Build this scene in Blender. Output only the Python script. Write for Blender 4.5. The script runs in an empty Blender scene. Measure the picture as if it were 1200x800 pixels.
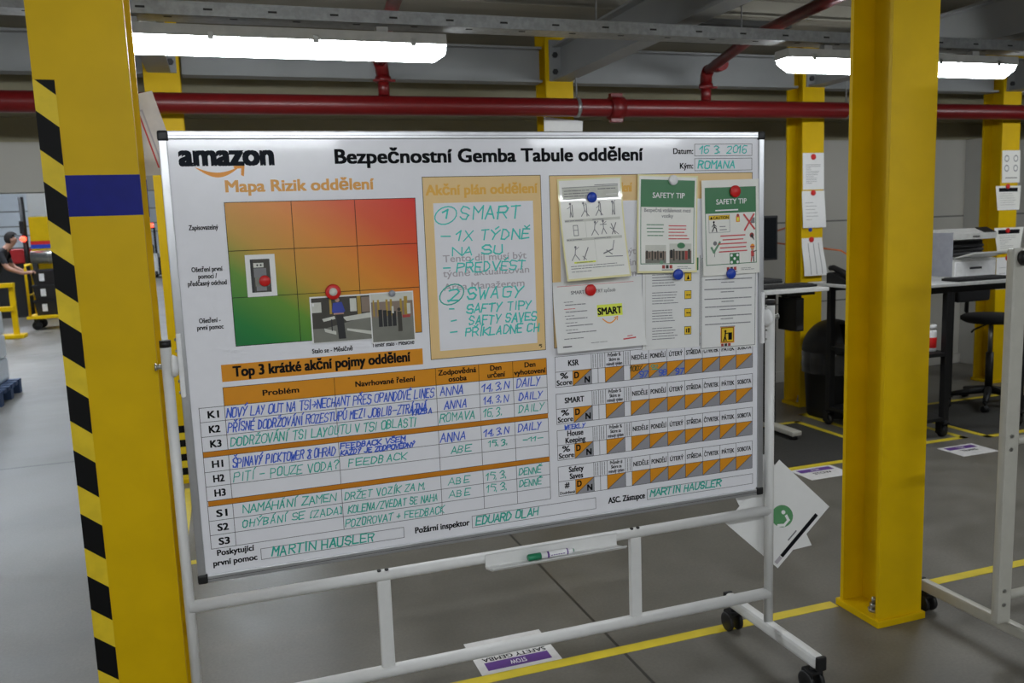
import bpy, bmesh, math, random, unicodedata
from mathutils import Vector, Matrix
R = math.radians
random.seed(7)
scene = bpy.context.scene
COL = scene.collection
# ------------------------------------------------------------------ camera, world, exposure
cam_d = bpy.data.cameras.new('camera'); cam = bpy.data.objects.new('camera', cam_d); COL.objects.link(cam)
cam_d.sensor_width = 36.0; cam_d.lens = 29.38; cam_d.clip_start = 0.02; cam_d.clip_end = 200
YAW, PITCH, ROLL = 0.327035, 0.137464, -0.0364
fw = Vector((math.sin(YAW)*math.cos(PITCH), math.cos(YAW)*math.cos(PITCH), -math.sin(PITCH)))
r0 = Vector((math.cos(YAW), -math.sin(YAW), 0)); u0 = r0.cross(fw)
rr = math.cos(ROLL)*r0 + math.sin(ROLL)*u0; uu = -math.sin(ROLL)*r0 + math.cos(ROLL)*u0
cm = Matrix((rr, uu, -fw)).transposed().to_4x4(); cm.translation = (0, 0, 1.53)
cam.matrix_world = cm
scene.camera = cam
cam_d.dof.use_dof = True; cam_d.dof.focus_distance = 2.5; cam_d.dof.aperture_fstop = 5.6
world = bpy.data.worlds.new('world'); scene.world = world; world.use_nodes = True
world.node_tree.nodes['Background'].inputs[0].default_value = (0.75, 0.8, 0.9, 1)
world.node_tree.nodes['Background'].inputs[1].default_value = 0.02
scene.view_settings.view_transform = 'Standard'; scene.view_settings.look = 'None'
scene.view_settings.exposure = 0.18; scene.view_settings.gamma = 1.0; scene.view_settings.use_curve_mapping = False
LAMP_E = 38.0          # emission of the fluorescent diffusers under the mezzanine
HALL_E = 42.0          # emission of the unseen lights added to brighten the hall beyond the opening

# ------------------------------------------------------------------ materials
def lin(c):
    return tuple((x/255/12.92 if x <= 10 else ((x/255+0.055)/1.055)**2.4) for x in c)
MATS = {}
def mat(name, rgb, rough=0.5, metal=0.0, var=0.06, scale=25.0, emit=0.0, coat=0.0, alpha=1.0, trans=0.0, spec=0.5):
    m = bpy.data.materials.new(name); m.use_nodes = True
    nt = m.node_tree; b = nt.nodes['Principled BSDF']
    c = lin(rgb)
    b.inputs['Roughness'].default_value = rough; b.inputs['Metallic'].default_value = metal
    b.inputs['Specular IOR Level'].default_value = spec
    if coat: b.inputs['Coat Weight'].default_value = coat; b.inputs['Coat Roughness'].default_value = 0.06
    if trans: b.inputs['Transmission Weight'].default_value = trans
    if emit:
        b.inputs['Emission Color'].default_value = (*c, 1); b.inputs['Emission Strength'].default_value = emit
    if var:
        tc = nt.nodes.new('ShaderNodeTexCoord'); n = nt.nodes.new('ShaderNodeTexNoise')
        n.inputs['Scale'].default_value = scale; n.inputs['Detail'].default_value = 3
        cr = nt.nodes.new('ShaderNodeValToRGB')
        cr.color_ramp.elements[0].color = (*[x*(1-var) for x in c], 1); cr.color_ramp.elements[1].color = (*[min(1, x*(1+var)) for x in c], 1)
        cr.color_ramp.elements[0].position = .35; cr.color_ramp.elements[1].position = .65
        nt.links.new(tc.outputs['Object'], n.inputs['Vector']); nt.links.new(n.outputs['Fac'], cr.inputs['Fac'])
        nt.links.new(cr.outputs['Color'], b.inputs['Base Color'])
    else:
        b.inputs['Base Color'].default_value = (*c, 1)
    m.diffuse_color = (*c, 1)
    MATS[name] = m
    return m
mat('yellow_paint', (214, 176, 0), .5, var=.05, scale=6, spec=.2)
mat('blue_band', (16, 26, 122), .5, spec=.2)
mat('tape_yellow', (226, 196, 40), .5, spec=.3); mat('tape_black', (9, 9, 10), .6, spec=.2)
mat('board_white', (236, 236, 241), .22, var=.01, coat=.3)
mat('aluminium', (200, 201, 204), .35, .85, var=.03)
mat('white_tube', (222, 222, 220), .38, var=.02)
mat('grey_tube', (180, 178, 168), .42, var=.03)
mat('black_plastic', (18, 18, 19), .5); mat('black_metal', (14, 14, 15), .55); mat('dark_grey', (48, 48, 50), .6)
mat('steel', (170, 170, 165), .3, .9)
mat('ink', (22, 22, 26), .7, var=0, spec=.1); mat('grid', (40, 37, 35), .7, var=0, spec=.1); mat('logo_ink', (30, 34, 42), .7, var=0, spec=.1)
mat('orange', (222, 146, 26), .35, var=.01); mat('orange_dark', (205, 128, 22), .35, var=.01)
mat('head_orange', (226, 160, 62), .4, var=0); mat('peach', (234, 200, 140), .35, var=.01); mat('peach_ink', (233, 178, 72), .4, var=0)
mat('cell_grey', (150, 150, 156), .4, var=0); mat('grey_ink', (178, 172, 178), .5, var=0)
mat('green_marker', (36, 172, 154), .5, var=.08, scale=60); mat('teal_marker', (60, 200, 190), .5, var=.08, scale=60)
mat('blue_marker', (52, 92, 205), .5, var=.08, scale=60); mat('olive_marker', (60, 60, 20), .5)
mat('paper', (232, 232, 230), .6, var=.01); mat('laminate', (240, 239, 232), .3, var=.01, coat=.8)
mat('laminate_rim', (236, 228, 170), .3, var=.01, coat=.6)
mat('safety_green', (46, 120, 70), .35, var=.02, coat=.8); mat('text_grey', (120, 120, 122), .5, var=0); mat('fine_ink', (150, 150, 150), .5, var=0)
mat('print_grey', (132, 132, 135), .5, var=0); mat('text_red', (205, 70, 70), .5, var=0); mat('text_green', (110, 150, 120), .5, var=0); mat('white_ink', (240, 240, 240), .5, var=0)
mat('red', (205, 28, 26), .4); mat('pure_blue', (28, 66, 175), .4); mat('white_plastic', (236, 236, 236), .4); mat('grey_magnet', (150, 152, 160), .4)
mat('highlight', (228, 236, 80), .5, var=0); mat('icon_yellow', (235, 195, 30), .5, var=0); mat('smile_orange', (240, 155, 40), .45, var=0)
mat('pic_dark', (58, 54, 46), .5); mat('pic_floor', (120, 120, 110), .5); mat('pic_light', (205, 205, 195), .5); mat('pic_yellow', (170, 140, 50), .5)
mat('pic_mid', (135, 118, 104), .5); mat('pic_blue', (50, 66, 160), .5); mat('pic_black', (26, 26, 28), .5); mat('pic_skin', (180, 140, 120), .5); mat('pic_red', (170, 60, 55), .5)
mat('heading_black', (20, 20, 24), .7, var=0, spec=.1)
mat('red_pipe', (106, 16, 18), .35, var=.05)
mat('galvanised', (150, 152, 152), .4, .6, var=.12, scale=40)
mat('lamp_housing', (170, 170, 165), .5); mat('diffuser', (246, 251, 255), .4, var=0, emit=LAMP_E)
mat('hall_fill_glow', (235, 243, 255), .4, var=0, emit=HALL_E)
mat('beam_grey', (140, 142, 142), .55, var=.05, scale=3); mat('deck_grey', (128, 124, 113), .7, var=.08, scale=2); mat('dark_void', (40, 40, 38), .8)
mat('wall_panel', (176, 174, 166), .55, var=.03, scale=2); mat('wall_upper', (158, 152, 126), .6, var=.04, scale=2); mat('pier', (190, 190, 186), .6, var=.03, scale=2)
mat('hall_wall', (196, 202, 206), .6, var=.04, scale=1); mat('panel_joint', (110, 110, 106), .7)
mat('floor_tape', (208, 186, 42), .5, var=.08, scale=10); mat('purple', (92, 52, 132), .5); mat('sign_white', (214, 212, 210), .5)
mat('mat_rubber', (50, 49, 46), .75, var=.12, scale=60)
mat('desk_top', (196, 196, 194), .4); mat('printer_body', (206, 206, 202), .45); mat('printer_side', (150, 152, 160), .5)
mat('bag', (45, 46, 48), .18, coat=.5); mat('cable_orange', (205, 110, 60), .5)
mat('skin', (176, 130, 108), .55); mat('hair', (34, 28, 25), .8); mat('shirt', (30, 30, 34), .8); mat('trousers', (26, 26, 30), .8)
mat('tote', (24, 24, 28), .5); mat('label_white', (215, 215, 215), .5); mat('red_machine', (165, 24, 28), .45); mat('wrap', (205, 212, 216), .3, coat=.4); mat('pallet_blue', (52, 74, 110), .7)
mat('red_light', (255, 60, 40), .4, var=0, emit=6.0); mat('green_cap', (30, 130, 90), .4); mat('fabric_black', (20, 20, 22), .9); mat('poster', (214, 210, 206), .6)
mat('round_green', (90, 150, 100), .5); mat('glass_dark', (20, 22, 24), .15)

def concrete():
    m = mat('concrete', (112, 109, 101), .38, var=0); nt = m.node_tree; b = nt.nodes['Principled BSDF']; L = nt.links.new
    g = nt.nodes.new('ShaderNodeNewGeometry')
    def noise(s, d, dist=0):
        n = nt.nodes.new('ShaderNodeTexNoise'); n.inputs['Scale'].default_value = s; n.inputs['Detail'].default_value = d
        n.inputs['Distortion'].default_value = dist; L(g.outputs['Position'], n.inputs['Vector']); return n
    n1, n2, n3 = noise(.7, 5, .6), noise(5, 6), noise(90, 2)
    def ramp(n, a, c, p0=.3, p1=.7):
        r = nt.nodes.new('ShaderNodeValToRGB'); r.color_ramp.elements[0].position = p0; r.color_ramp.elements[1].position = p1
        r.color_ramp.elements[0].color = (*lin(a), 1); r.color_ramp.elements[1].color = (*lin(c), 1); L(n.outputs['Fac'], r.inputs['Fac']); return r
    ra, rb, rc = ramp(n1, (101, 98, 90), (126, 122, 114)), ramp(n2, (225, 225, 222), (255, 255, 255)), ramp(n3, (236, 236, 236), (255, 255, 255))
    def mul(a, c):
        x = nt.nodes.new('ShaderNodeMix'); x.data_type = 'RGBA'; x.blend_type = 'MULTIPLY'; x.inputs[0].default_value = 1
        L(a, x.inputs[6]); L(c, x.inputs[7]); return x.outputs[2]
    col = mul(mul(ra.outputs[0], rb.outputs[0]), rc.outputs[0])
    sp = nt.nodes.new('ShaderNodeSeparateXYZ'); L(g.outputs['Position'], sp.inputs[0])
    def joint(axis, pos, w):
        a = nt.nodes.new('ShaderNodeMath'); a.operation = 'COMPARE'; a.inputs[1].default_value = pos; a.inputs[2].default_value = w
        L(sp.outputs[axis], a.inputs[0]); return a.outputs[0]
    tot = None
    for ax, p, w in ((0, 1.247, .006), (0, -5.75, .006), (0, 8.25, .006), (1, 6.42, .012), (1, -.6, .006), (1, 13.0, .012)):
        j = joint(ax, p, w)
        if tot is None: tot = j
        else:
            a = nt.nodes.new('ShaderNodeMath'); a.operation = 'MAXIMUM'; L(tot, a.inputs[0]); L(j, a.inputs[1]); tot = a.outputs[0]
    x = nt.nodes.new('ShaderNodeMix'); x.data_type = 'RGBA'; L(tot, x.inputs[0]); L(col, x.inputs[6]); x.inputs[7].default_value = (*lin((52, 50, 46)), 1)
    L(x.outputs[2], b.inputs['Base Color'])
    rr_ = nt.nodes.new('ShaderNodeMapRange'); rr_.inputs[3].default_value = .3; rr_.inputs[4].default_value = .55
    L(n2.outputs['Fac'], rr_.inputs[0]); L(rr_.outputs[0], b.inputs['Roughness'])
concrete()
def heat():
    m = mat('risk_gradient', (210, 140, 40), .3, var=0, coat=.3); nt = m.node_tree; b = nt.nodes['Principled BSDF']; L = nt.links.new
    tc = nt.nodes.new('ShaderNodeTexCoord'); sp = nt.nodes.new('ShaderNodeSeparateXYZ'); L(tc.outputs['Generated'], sp.inputs[0])
    a = nt.nodes.new('ShaderNodeMath'); a.operation = 'ADD'; L(sp.outputs[0], a.inputs[0]); L(sp.outputs[2], a.inputs[1])
    h = nt.nodes.new('ShaderNodeMath'); h.operation = 'MULTIPLY'; h.inputs[1].default_value = .5; L(a.outputs[0], h.inputs[0])
    r = nt.nodes.new('ShaderNodeValToRGB'); e = r.color_ramp.elements
    e[0].position = 0; e[0].color = (*lin((20, 118, 62)), 1); e[1].position = 1; e[1].color = (*lin((222, 32, 28)), 1)
    for p, c in ((.1, (30, 128, 56)), (.27, (100, 150, 45)), (.42, (200, 152, 44)), (.6, (228, 138, 36)), (.8, (226, 84, 32))):
        k = e.new(p); k.color = (*lin(c), 1)
    L(h.outputs[0], r.inputs['Fac']); L(r.outputs[0], b.inputs['Base Color'])
heat()

# ------------------------------------------------------------------ mesh helpers
def worldloc(o):
    v = Vector((0, 0, 0))
    while o is not None: v += Vector(o.location); o = o.parent
    return v
class MB:
    """collects faces in world coordinates; build() links them as one mesh object"""
    def __init__(self): self.v = []; self.f = []; self.fm = []; self.fs = []; self.mats = []
    def mi(self, m):
        if m not in self.mats: self.mats.append(m)
        return self.mats.index(m)
    def face(self, pts, m, smooth=False):
        n = len(self.v); self.v += [tuple(p) for p in pts]; self.f.append(tuple(range(n, n+len(pts)))); self.fm.append(self.mi(m)); self.fs.append(smooth)
    def add(self, verts, faces, m, smooth=False):
        n = len(self.v); self.v += [tuple(p) for p in verts]; k = self.mi(m)
        for f in faces: self.f.append(tuple(n+i for i in f)); self.fm.append(k); self.fs.append(smooth)
    def box(self, c, s, m, bev=0.0, rot=None):
        bm = bmesh.new(); bmesh.ops.create_cube(bm, size=1); bmesh.ops.scale(bm, vec=s, verts=bm.verts)
        if bev: bmesh.ops.bevel(bm, geom=bm.edges[:], offset=min(bev, min(s)*.45), segments=2, profile=.6, affect='EDGES')
        if rot: bmesh.ops.rotate(bm, cent=(0, 0, 0), matrix=rot, verts=bm.verts)
        bmesh.ops.translate(bm, vec=c, verts=bm.verts); self.bm(bm, m)
    def b2(self, lo, hi, m, bev=0.0):
        self.box([(a+b)/2 for a, b in zip(lo, hi)], [b-a for a, b in zip(lo, hi)], m, bev)
    def bm(self, bm, m, smooth=False):
        bm.verts.index_update(); self.add([v.co[:] for v in bm.verts], [[v.index for v in f.verts] for f in bm.faces], m, smooth); bm.free()
    def tube(self, pts, r, m, n=14, cap=True, radii=None, sx=1.0):
        pts = [Vector(p) for p in pts]; rings = []
        for i, p in enumerate(pts):
            d = (pts[min(i+1, len(pts)-1)] - pts[max(i-1, 0)]).normalized()
            a = Vector((0, 0, 1)) if abs(d.z) < .95 else Vector((0, 1, 0))
            x = d.cross(a).normalized(); y = x.cross(d).normalized(); q = radii[i] if radii else r
            rings.append([p + x*(math.cos(2*math.pi*k/n)*q*sx) + y*(math.sin(2*math.pi*k/n)*q) for k in range(n)])
        vs = [v for g in rings for v in g]; fs = []
        for i in range(len(rings)-1):
            for k in range(n): fs.append((i*n+k, i*n+(k+1) % n, (i+1)*n+(k+1) % n, (i+1)*n+k))
        self.add(vs, fs, m, True)
        if cap:
            self.add(rings[0], [tuple(range(n))], m); self.add(rings[-1], [tuple(reversed(range(n)))], m)
    def lathe(self, c, prof, m, n=28, axis='z'):
        c = Vector(c); vs = []
        for (r, h) in prof:
            for k in range(n):
                a = 2*math.pi*k/n; x, y = r*math.cos(a), r*math.sin(a)
                vs.append(c + (Vector((x, y, h)) if axis == 'z' else Vector((x, -h, y)) if axis == 'y' else Vector((h, x, y))))
        fs = [(i*n+k, i*n+(k+1) % n, (i+1)*n+(k+1) % n, (i+1)*n+k) for i in range(len(prof)-1) for k in range(n)]
        self.add(vs, fs, m, True)
    def prism(self, poly, z0, z1, m, axis='z'):
        f = {'z': lambda a, b, h: (a, b, h), 'y': lambda a, b, h: (a, h, b), 'x': lambda a, b, h: (h, a, b)}[axis]
        n = len(poly); vs = [f(a, b, z0) for a, b in poly] + [f(a, b, z1) for a, b in poly]
        self.add(vs, [(i, (i+1) % n, n+(i+1) % n, n+i) for i in range(n)] + [tuple(range(n)), tuple(range(2*n-1, n-1, -1))], m)
    def build(self, name, parent=None, label=None):
        o0 = worldloc(parent) if parent else Vector((0, 0, 0))
        me = bpy.data.meshes.new(name); me.from_pydata([tuple(Vector(p)-o0) for p in self.v], [], self.f)
        for m in self.mats: me.materials.append(MATS[m])
        for p, k, s in zip(me.polygons, self.fm, self.fs): p.material_index = k; p.use_smooth = s
        bm = bmesh.new(); bm.from_mesh(me); bmesh.ops.remove_doubles(bm, verts=bm.verts, dist=1e-6); bmesh.ops.recalc_face_normals(bm, faces=bm.faces); bm.to_mesh(me); bm.free()
        me.update(); o = bpy.data.objects.new(name, me); COL.objects.link(o)
        if parent: o.parent = parent
        if label: o['label'] = label
        return o
def tag(o, label, cat, group=None, kind=None):
    o['label'] = label; o['category'] = cat
    if group: o['group'] = group
    if kind: o['kind'] = kind
    return o
def thing(name, label, cat, loc, group=None):
    o = bpy.data.objects.new(name, None); COL.objects.link(o); o.location = loc; o.empty_display_size = .05
    return tag(o, label, cat, group)
def solo(mb, name, label, cat, loc=None, group=None):
    """a thing that is a single mesh: origin moved to loc"""
    if loc is not None:
        l = Vector(loc); mb.v = [tuple(Vector(p)-l) for p in mb.v]
    o = mb.build(name)
    if loc is not None: o.location = loc
    return tag(o, label, cat, group)
def struct(mb, name): o = mb.build(name); o['kind'] = 'structure'; return o
def dup(root, loc, label=None):
    r = root.copy(); COL.objects.link(r); r.location = loc
    if label: r['label'] = label
    for ch in list(root.children):
        c = ch.copy(); COL.objects.link(c); c.parent = r
        for g in list(ch.children):
            d = g.copy(); COL.objects.link(d); d.parent = c
    return r

# ------------------------------------------------------------------ text and flat printing
TXT = {}
def text_geom(s, bold):
    k = (s, bold)
    if k in TXT: return TXT[k]
    cu = bpy.data.curves.new('t', 'FONT'); cu.body = s; cu.size = 1; cu.resolution_u = 3; cu.offset = bold; cu.fill_mode = 'FRONT'
    ob = bpy.data.objects.new('t', cu); COL.objects.link(ob); dg = bpy.context.evaluated_depsgraph_get(); dg.update()
    me = bpy.data.meshes.new_from_object(ob.evaluated_get(dg))
    vs = [(v.co.x, v.co.y) for v in me.vertices]; fs = [tuple(p.vertices) for p in me.polygons]
    bpy.data.objects.remove(ob); bpy.data.curves.remove(cu); bpy.data.meshes.remove(me)
    TXT[k] = (vs, fs); return TXT[k]
HAND = {'A': '002640 1232', 'B': '00062635342303 2332312000', 'C': '4536160501103041', 'D': '00062644422000', 'E': '40000646 0333', 'F': '000646 0333',
 'G': '45361605011030414323', 'H': '0006 4046 0343', 'I': '2026', 'J': '4641301001', 'K': '0006 460340', 'L': '060040', 'M': '0006234640', 'N': '00064046',
 'O': '160501103041453616', 'P': '00063645443303', 'Q': '160501103041453616 2240', 'R': '00063645443303 2340', 'S': '453616050413334241301001', 'T': '0646 2620',
 'U': '060110304146', 'V': '062046', 'W': '0610243046', 'X': '0046 0640', 'Y': '0623 462310', 'Z': '06460040', '0': '160501103041453616', '1': '042620', '2': '051636454400 0040',
 '3': '0516364534232333 233342413010', '4': '30360242', '5': '46060434434130', '6': '4616050110304142331302', '7': '064610', '8': '13040516364544331302011030414233',
 '9': '434213040516364541302010', '.': '1011', ',': '1100', '-': '0343', '+': '0343 2125', '(': '36241230'.replace('36241230', '3625212030'), ')': '1625212010', '/': '0046', '?': '051636453422 2021',
 '&': '40150616264511011030', '%': '0046 0515 3141', '>': '0343 254321', '#': '1016 3036 0242 0444', '"': '0507 2527'}
DIA = {'\u030c': [(1, 7.6), (2, 6.9), (3.2, 8)], '\u0301': [(2, 6.8), (3.4, 8)], '\u030a': [(1.6, 7), (2.4, 7.5), (1.6, 8), (1.6, 7)], '\u0308': [(1, 7.2), (1.1, 7.6)]}
class Flat(MB):
    """printing on a plane: mp(u, v, w) maps millimetres (right, down, off the surface) to the world"""
    def __init__(self, mp, step=None): super().__init__(); self.mp = mp; self.step = step
    def rect(self, u0, v0, u1, v1, m, w=.3):
        n = max(1, int(abs(v1-v0)/self.step)) if self.step else 1
        for i in range(n):
            a, b = v0+(v1-v0)*i/n, v0+(v1-v0)*(i+1)/n
            self.face([self.mp(u0, b, w), self.mp(u1, b, w), self.mp(u1, a, w), self.mp(u0, a, w)], m)
    def poly(self, pts, m, w=.3): self.face([self.mp(u, v, w) for u, v in pts], m)
    def disc(self, u, v, ru, m, w=.3, rv=None, n=24): self.poly([(u+ru*math.cos(2*math.pi*k/n), v+(rv or ru)*math.sin(2*math.pi*k/n)) for k in range(n)], m, w)
    def line(self, u0, v0, u1, v1, m, lw=1.2, w=.5):
        self.cnt = getattr(self, 'cnt', 0)+1; w = w+(self.cnt % 25)*.012      # strokes lie one over the other like ink
        d = math.hypot(u1-u0, v1-v0) or 1; x, y = (u1-u0)/d, (v1-v0)/d
        n = max(1, int(d/(self.step or 1e9)))
        for i in range(n):
            e0 = -lw/2 if i == 0 else 0; e1 = lw/2 if i == n-1 else 0
            a = (u0+(u1-u0)*i/n + x*e0, v0+(v1-v0)*i/n + y*e0); b = (u0+(u1-u0)*(i+1)/n + x*e1, v0+(v1-v0)*(i+1)/n + y*e1)
            px, py = -y*lw/2, x*lw/2
            self.face([self.mp(a[0]+px, a[1]+py, w), self.mp(b[0]+px, b[1]+py, w), self.mp(b[0]-px, b[1]-py, w), self.mp(a[0]-px, a[1]-py, w)], m)
    def pline(self, pts, m, lw=1.2, w=.5):
        for a, b in zip(pts, pts[1:]): self.line(*a, *b, m, lw, w)
    def frame(self, u0, v0, u1, v1, m, lw=1.2, w=.5): self.pline([(u0, v0), (u1, v0), (u1, v1), (u0, v1), (u0, v0)], m, lw, w)
    def text(self, s, u0, u1, v, cap, m, bold=.018, w=.6, align='fit', rot=0, squeeze=.84):
        vs, fs = text_geom(s, 0)
        xs = [p[0] for p in vs]; a, b = min(xs), max(xs); sy = cap/.727
        if align == 'fit': sx = (u1-u0)/(b-a); o = u0
        else:
            sx = sy*squeeze
            if u1 is not None and u0 is not None: sx = min(sx, (u1-u0)/(b-a)*.98)
            wd = (b-a)*sx
            o = (u0+u1)/2-wd/2 if align == 'c' else (u1-wd if align == 'r' else u0)
        if bold:      # heavier stroke: the outline repeated a hair's breadth to each side
            d = bold*.85*sy; shifts = [(-d/sx, -d/sy*.6), (d/sx, -d/sy*.6), (d/sx, d/sy*.6), (-d/sx, d/sy*.6), (0, 0)]
            v2 = []; f2 = []; lay = []
            for i_, (ox, oy) in enumerate(shifts): lay += [i_*.03]*len(vs)
            for ox, oy in shifts: n0 = len(v2); v2 += [(x+ox, y+oy) for x, y in vs]; f2 += [tuple(n0+i for i in q_) for q_ in fs]
            vs, fs = v2, f2
        out = []; w0 = w
        if not bold: lay = [0]*len(vs)
        for (x, y), l_ in zip(vs, lay):
            w = w0+l_
            if rot == 90: out.append(self.mp(u0-y*sy, v-(x-a)*sx, w))
            elif rot == 180: out.append(self.mp(u1-(x-a)*sx, v+y*sy, w))
            else: out.append(self.mp(o+(x-a)*sx, v-y*sy, w))
        self.add(out, fs, m)
    def hand(self, s, u0, u1, v, h, m, lw=3.2, w=.9, slant=.16, jit=.36, rise=0):
        rnd = random.Random(s+str(u0)); glyphs = []; x = 0
        for ch in s:
            dec = unicodedata.normalize('NFD', ch); base = dec[0]; st = []
            if base == ' ': x += 3.2; continue
            nar = base in 'I.,1()'
            for part in HAND.get(base, '0646').split():
                st.append([(int(part[i]), int(part[i+1])) for i in range(0, len(part)-1, 2)])
            for d in dec[1:]:
                if d in DIA: st.append(DIA[d])
            off = -1.1 if nar else 0
            sc = rnd.uniform(.9, 1.1); dy = rnd.uniform(-.3, .3)
            for k in st: glyphs.append([(x+off+px*sc+rnd.uniform(-jit, jit), py+dy+rnd.uniform(-jit, jit)) for px, py in k])
            x += (3.2 if nar else 5.5)
        x -= 1.5; sx = (u1-u0)/x; sy = h/6
        for k in glyphs:
            pts = [(u0+px*sx+py*sy*slant, v-py*sy-rise*(px/x)) for px, py in k]
            self.pline(pts, m, lw*rnd.uniform(.85, 1.15), w)
    def smalltext(self, u0, u1, v, n, dv, m, lw=1.6, w=.6, seed=1, centre=False, ragged=.25):
        """print too fine to read: rows of short dashes"""
        rnd = random.Random(seed); lw *= 1.05; m = 'print_grey' if m == 'ink' else m
        for i in range(n):
            e = (u1-u0)*(1-rnd.uniform(0, ragged)); x = u0 + ((u1-u0-e)/2 if centre else 0); end = x+e
            while x < end-2:
                l = min(rnd.uniform(4, 14), end-x)
                self.line(x, v+i*dv, x+l, v+i*dv, m, lw, w); x += l+rnd.uniform(2.2, 4.2)

# ================================================================== SETTING
f = MB(); f.face([(-30, -8, 0), (30, -8, 0), (30, 50, 0), (-30, 50, 0)], 'concrete'); struct(f, 'floor')
c = MB()
c.b2((-9, -6, 2.84), (14, 6.45, 2.95), 'deck_grey')
for i in range(9): c.b2((-9, -5.2+i*1.22, 2.74), (14, -5.14+i*1.22, 2.84), 'deck_grey'); c.b2((-9, -5.24+i*1.22, 2.735), (14, -5.10+i*1.22, 2.745), 'deck_grey')
struct(c, 'ceiling')
# back wall of sandwich panels with a wide low opening on the left
w = MB()
w.b2((.35, 6.45, 0), (14, 6.6, 2.2), 'wall_panel'); w.b2((-9, 6.45, 1.87), (.35, 6.6, 2.2), 'wall_panel')
w.b2((-9, 6.455, 2.2), (14, 6.6, 2.84), 'wall_upper')
w.b2((.35, 6.447, 1.46), (14, 6.451, 1.475), 'panel_joint'); w.b2((.35, 6.447, .72), (14, 6.451, .732), 'panel_joint')
struct(w, 'wall_back')
t = MB(); t.b2((-9, 6.40, 2.36), (14, 6.455, 2.46), 'wall_upper'); t.b2((-9, 6.43, 2.66), (14, 6.455, 2.72), 'wall_upper'); struct(t, 'trim_1')
t = MB(); t.b2((.36, 6.425, 0), (14, 6.449, .1), 'wall_panel', .004); struct(t, 'baseboard_back')
t = MB(); t.b2((6.95, 6.2, 0), (7.35, 6.449, 2.2), 'pier', .004); struct(t, 'trim_2')
w = MB(); w.b2((13.9, -6, 0), (14.05, 6.45, 2.84), 'wall_panel'); struct(w, 'wall_right')
w = MB(); w.b2((-9.1, -6, 0), (-9, 6.45, 2.84), 'wall_panel'); struct(w, 'wall_left')
w = MB(); w.b2((-9, -6.1, 0), (14, -6, 2.84), 'wall_panel'); struct(w, 'wall_front')
# tall hall seen through the opening
w = MB(); w.b2((-22, 48, 0), (14, 48.2, 8), 'hall_wall')
for z in (1.9, 2.35, 3.1): w.b2((-22, 47.97, z), (14, 48.0, z+.05), 'panel_joint')
w.b2((-22, 6.6, 2.95), (14, 6.7, 8), 'hall_wall'); struct(w, 'wall_hall')
w = MB(); w.b2((-22, 6.6, 8), (14, 48.2, 8.1), 'hall_wall'); struct(w, 'ceiling_hall')
w = MB(); w.b2((-22.1, 6.6, 0), (-22, 48.2, 8), 'hall_wall'); struct(w, 'wall_hall_left')
w = MB(); w.b2((14, 6.6, 0), (14.1, 48.2, 8), 'hall_wall'); struct(w, 'wall_hall_right')

# ================================================================== STEEL: columns, beams, pipe, tray, lamps
def hsec(cx, cy, w, d, tf, tw):
    a, b, h, k = cx-w/2, cx+w/2, tf, tw/2
    y0, y1 = cy-d/2, cy+d/2
    return [(a, y0), (b, y0), (b, y0+h), (cx+k, y0+h), (cx+k, y1-h), (b, y1-h), (b, y1), (a, y1), (a, y1-h), (cx-k, y1-h), (cx-k, y0+h), (a, y0+h)]
def column(x0, y0, w, d, ztop, label, plate=.012):
    cx, cy = x0+w/2, y0+d/2
    t = thing('steel_column', label, 'column', (cx, cy, 0), 'yellow mezzanine columns')
    m = MB(); m.prism(hsec(cx, cy, w, d, .016, .012), .025, ztop, 'yellow_paint'); m.build('shaft', t)
    m = MB(); m.b2((x0-plate, y0-plate, 0), (x0+w+plate, y0+d+plate, .027), 'yellow_paint', .003); m.build('base_plate', t)
    for sx in (-1, 1):
        for yy in (cy-.035,):
            m = MB(); px = cx+sx*w*.30
            m.tube([(px, yy, .026), (px, yy, .038)], .022, 'steel', 6); m.tube([(px, yy, .038), (px, yy, .058)], .016, 'steel', 6); m.tube([(px, yy, .058), (px, yy, .082)], .009, 'steel', 10)
            m.build('anchor_bolt', t)
    return t
cl = column(-.405, 2.36, .218, .22, 2.84, 'near yellow steel column with blue band and hazard stripes at left of whiteboard')
m = MB(); zb = (1.592, 1.694)
x0, x1, y0, y1 = -.405, -.187, 2.36, 2.58
for a, b in (((-.358, y0-.0006, zb[0]), (x1+.0006, y0+.0004, zb[1])), ((x1-.0004, y0, zb[0]), (x1+.0006, y0+.016, zb[1])), ((x1-.0004, y1-.016, zb[0]), (x1+.0006, y1, zb[1])),
             ((x0+.11+.006, y0+.016, zb[0]), (x0+.115+.0005, y1-.016, zb[1]))):
    m.b2(a, b, 'blue_band')
m.build('blue_band', cl, 'dark blue painted band around the column')
m = MB(); ya = y0-.0008; x2 = x0+.048; z = 1.924; per = .196
m.b2((x0-.0004, ya, .03), (x2, y0, 1.924), 'tape_yellow')
for k in range(12):
    zt = 2.021 - k*.1705; hb_, dr_ = .0935, .040
    if zt-hb_-dr_ < .04: break
    if zt > 1.924:      # the topmost stripe is cut off square by the tape end
        f0 = (zt-hb_-1.924)/dr_; f0 = max(0, f0); q = [(x0-.0004+(x2-x0)*f0, 1.924), (x2, zt-hb_-dr_), (x2, 1.924)]
    else: q = [(x0-.0004, zt), (x0-.0004, zt-hb_), (x2, zt-hb_-dr_), (x2, zt-dr_)]
    m.face([(a, ya-.0004, b) for a, b in q], 'tape_black')
m.build('hazard_tape', cl, 'yellow and black striped tape down the left edge')
cr_ = column(2.197, 2.352, .2, .205, 2.84, 'near yellow steel column standing right of whiteboard with bolted base plate')
m = MB(); m.b2((2.21, 2.366, .03), (2.285, 2.374, .115), 'yellow_paint', .002); m.build('gusset', cr_)
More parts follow.
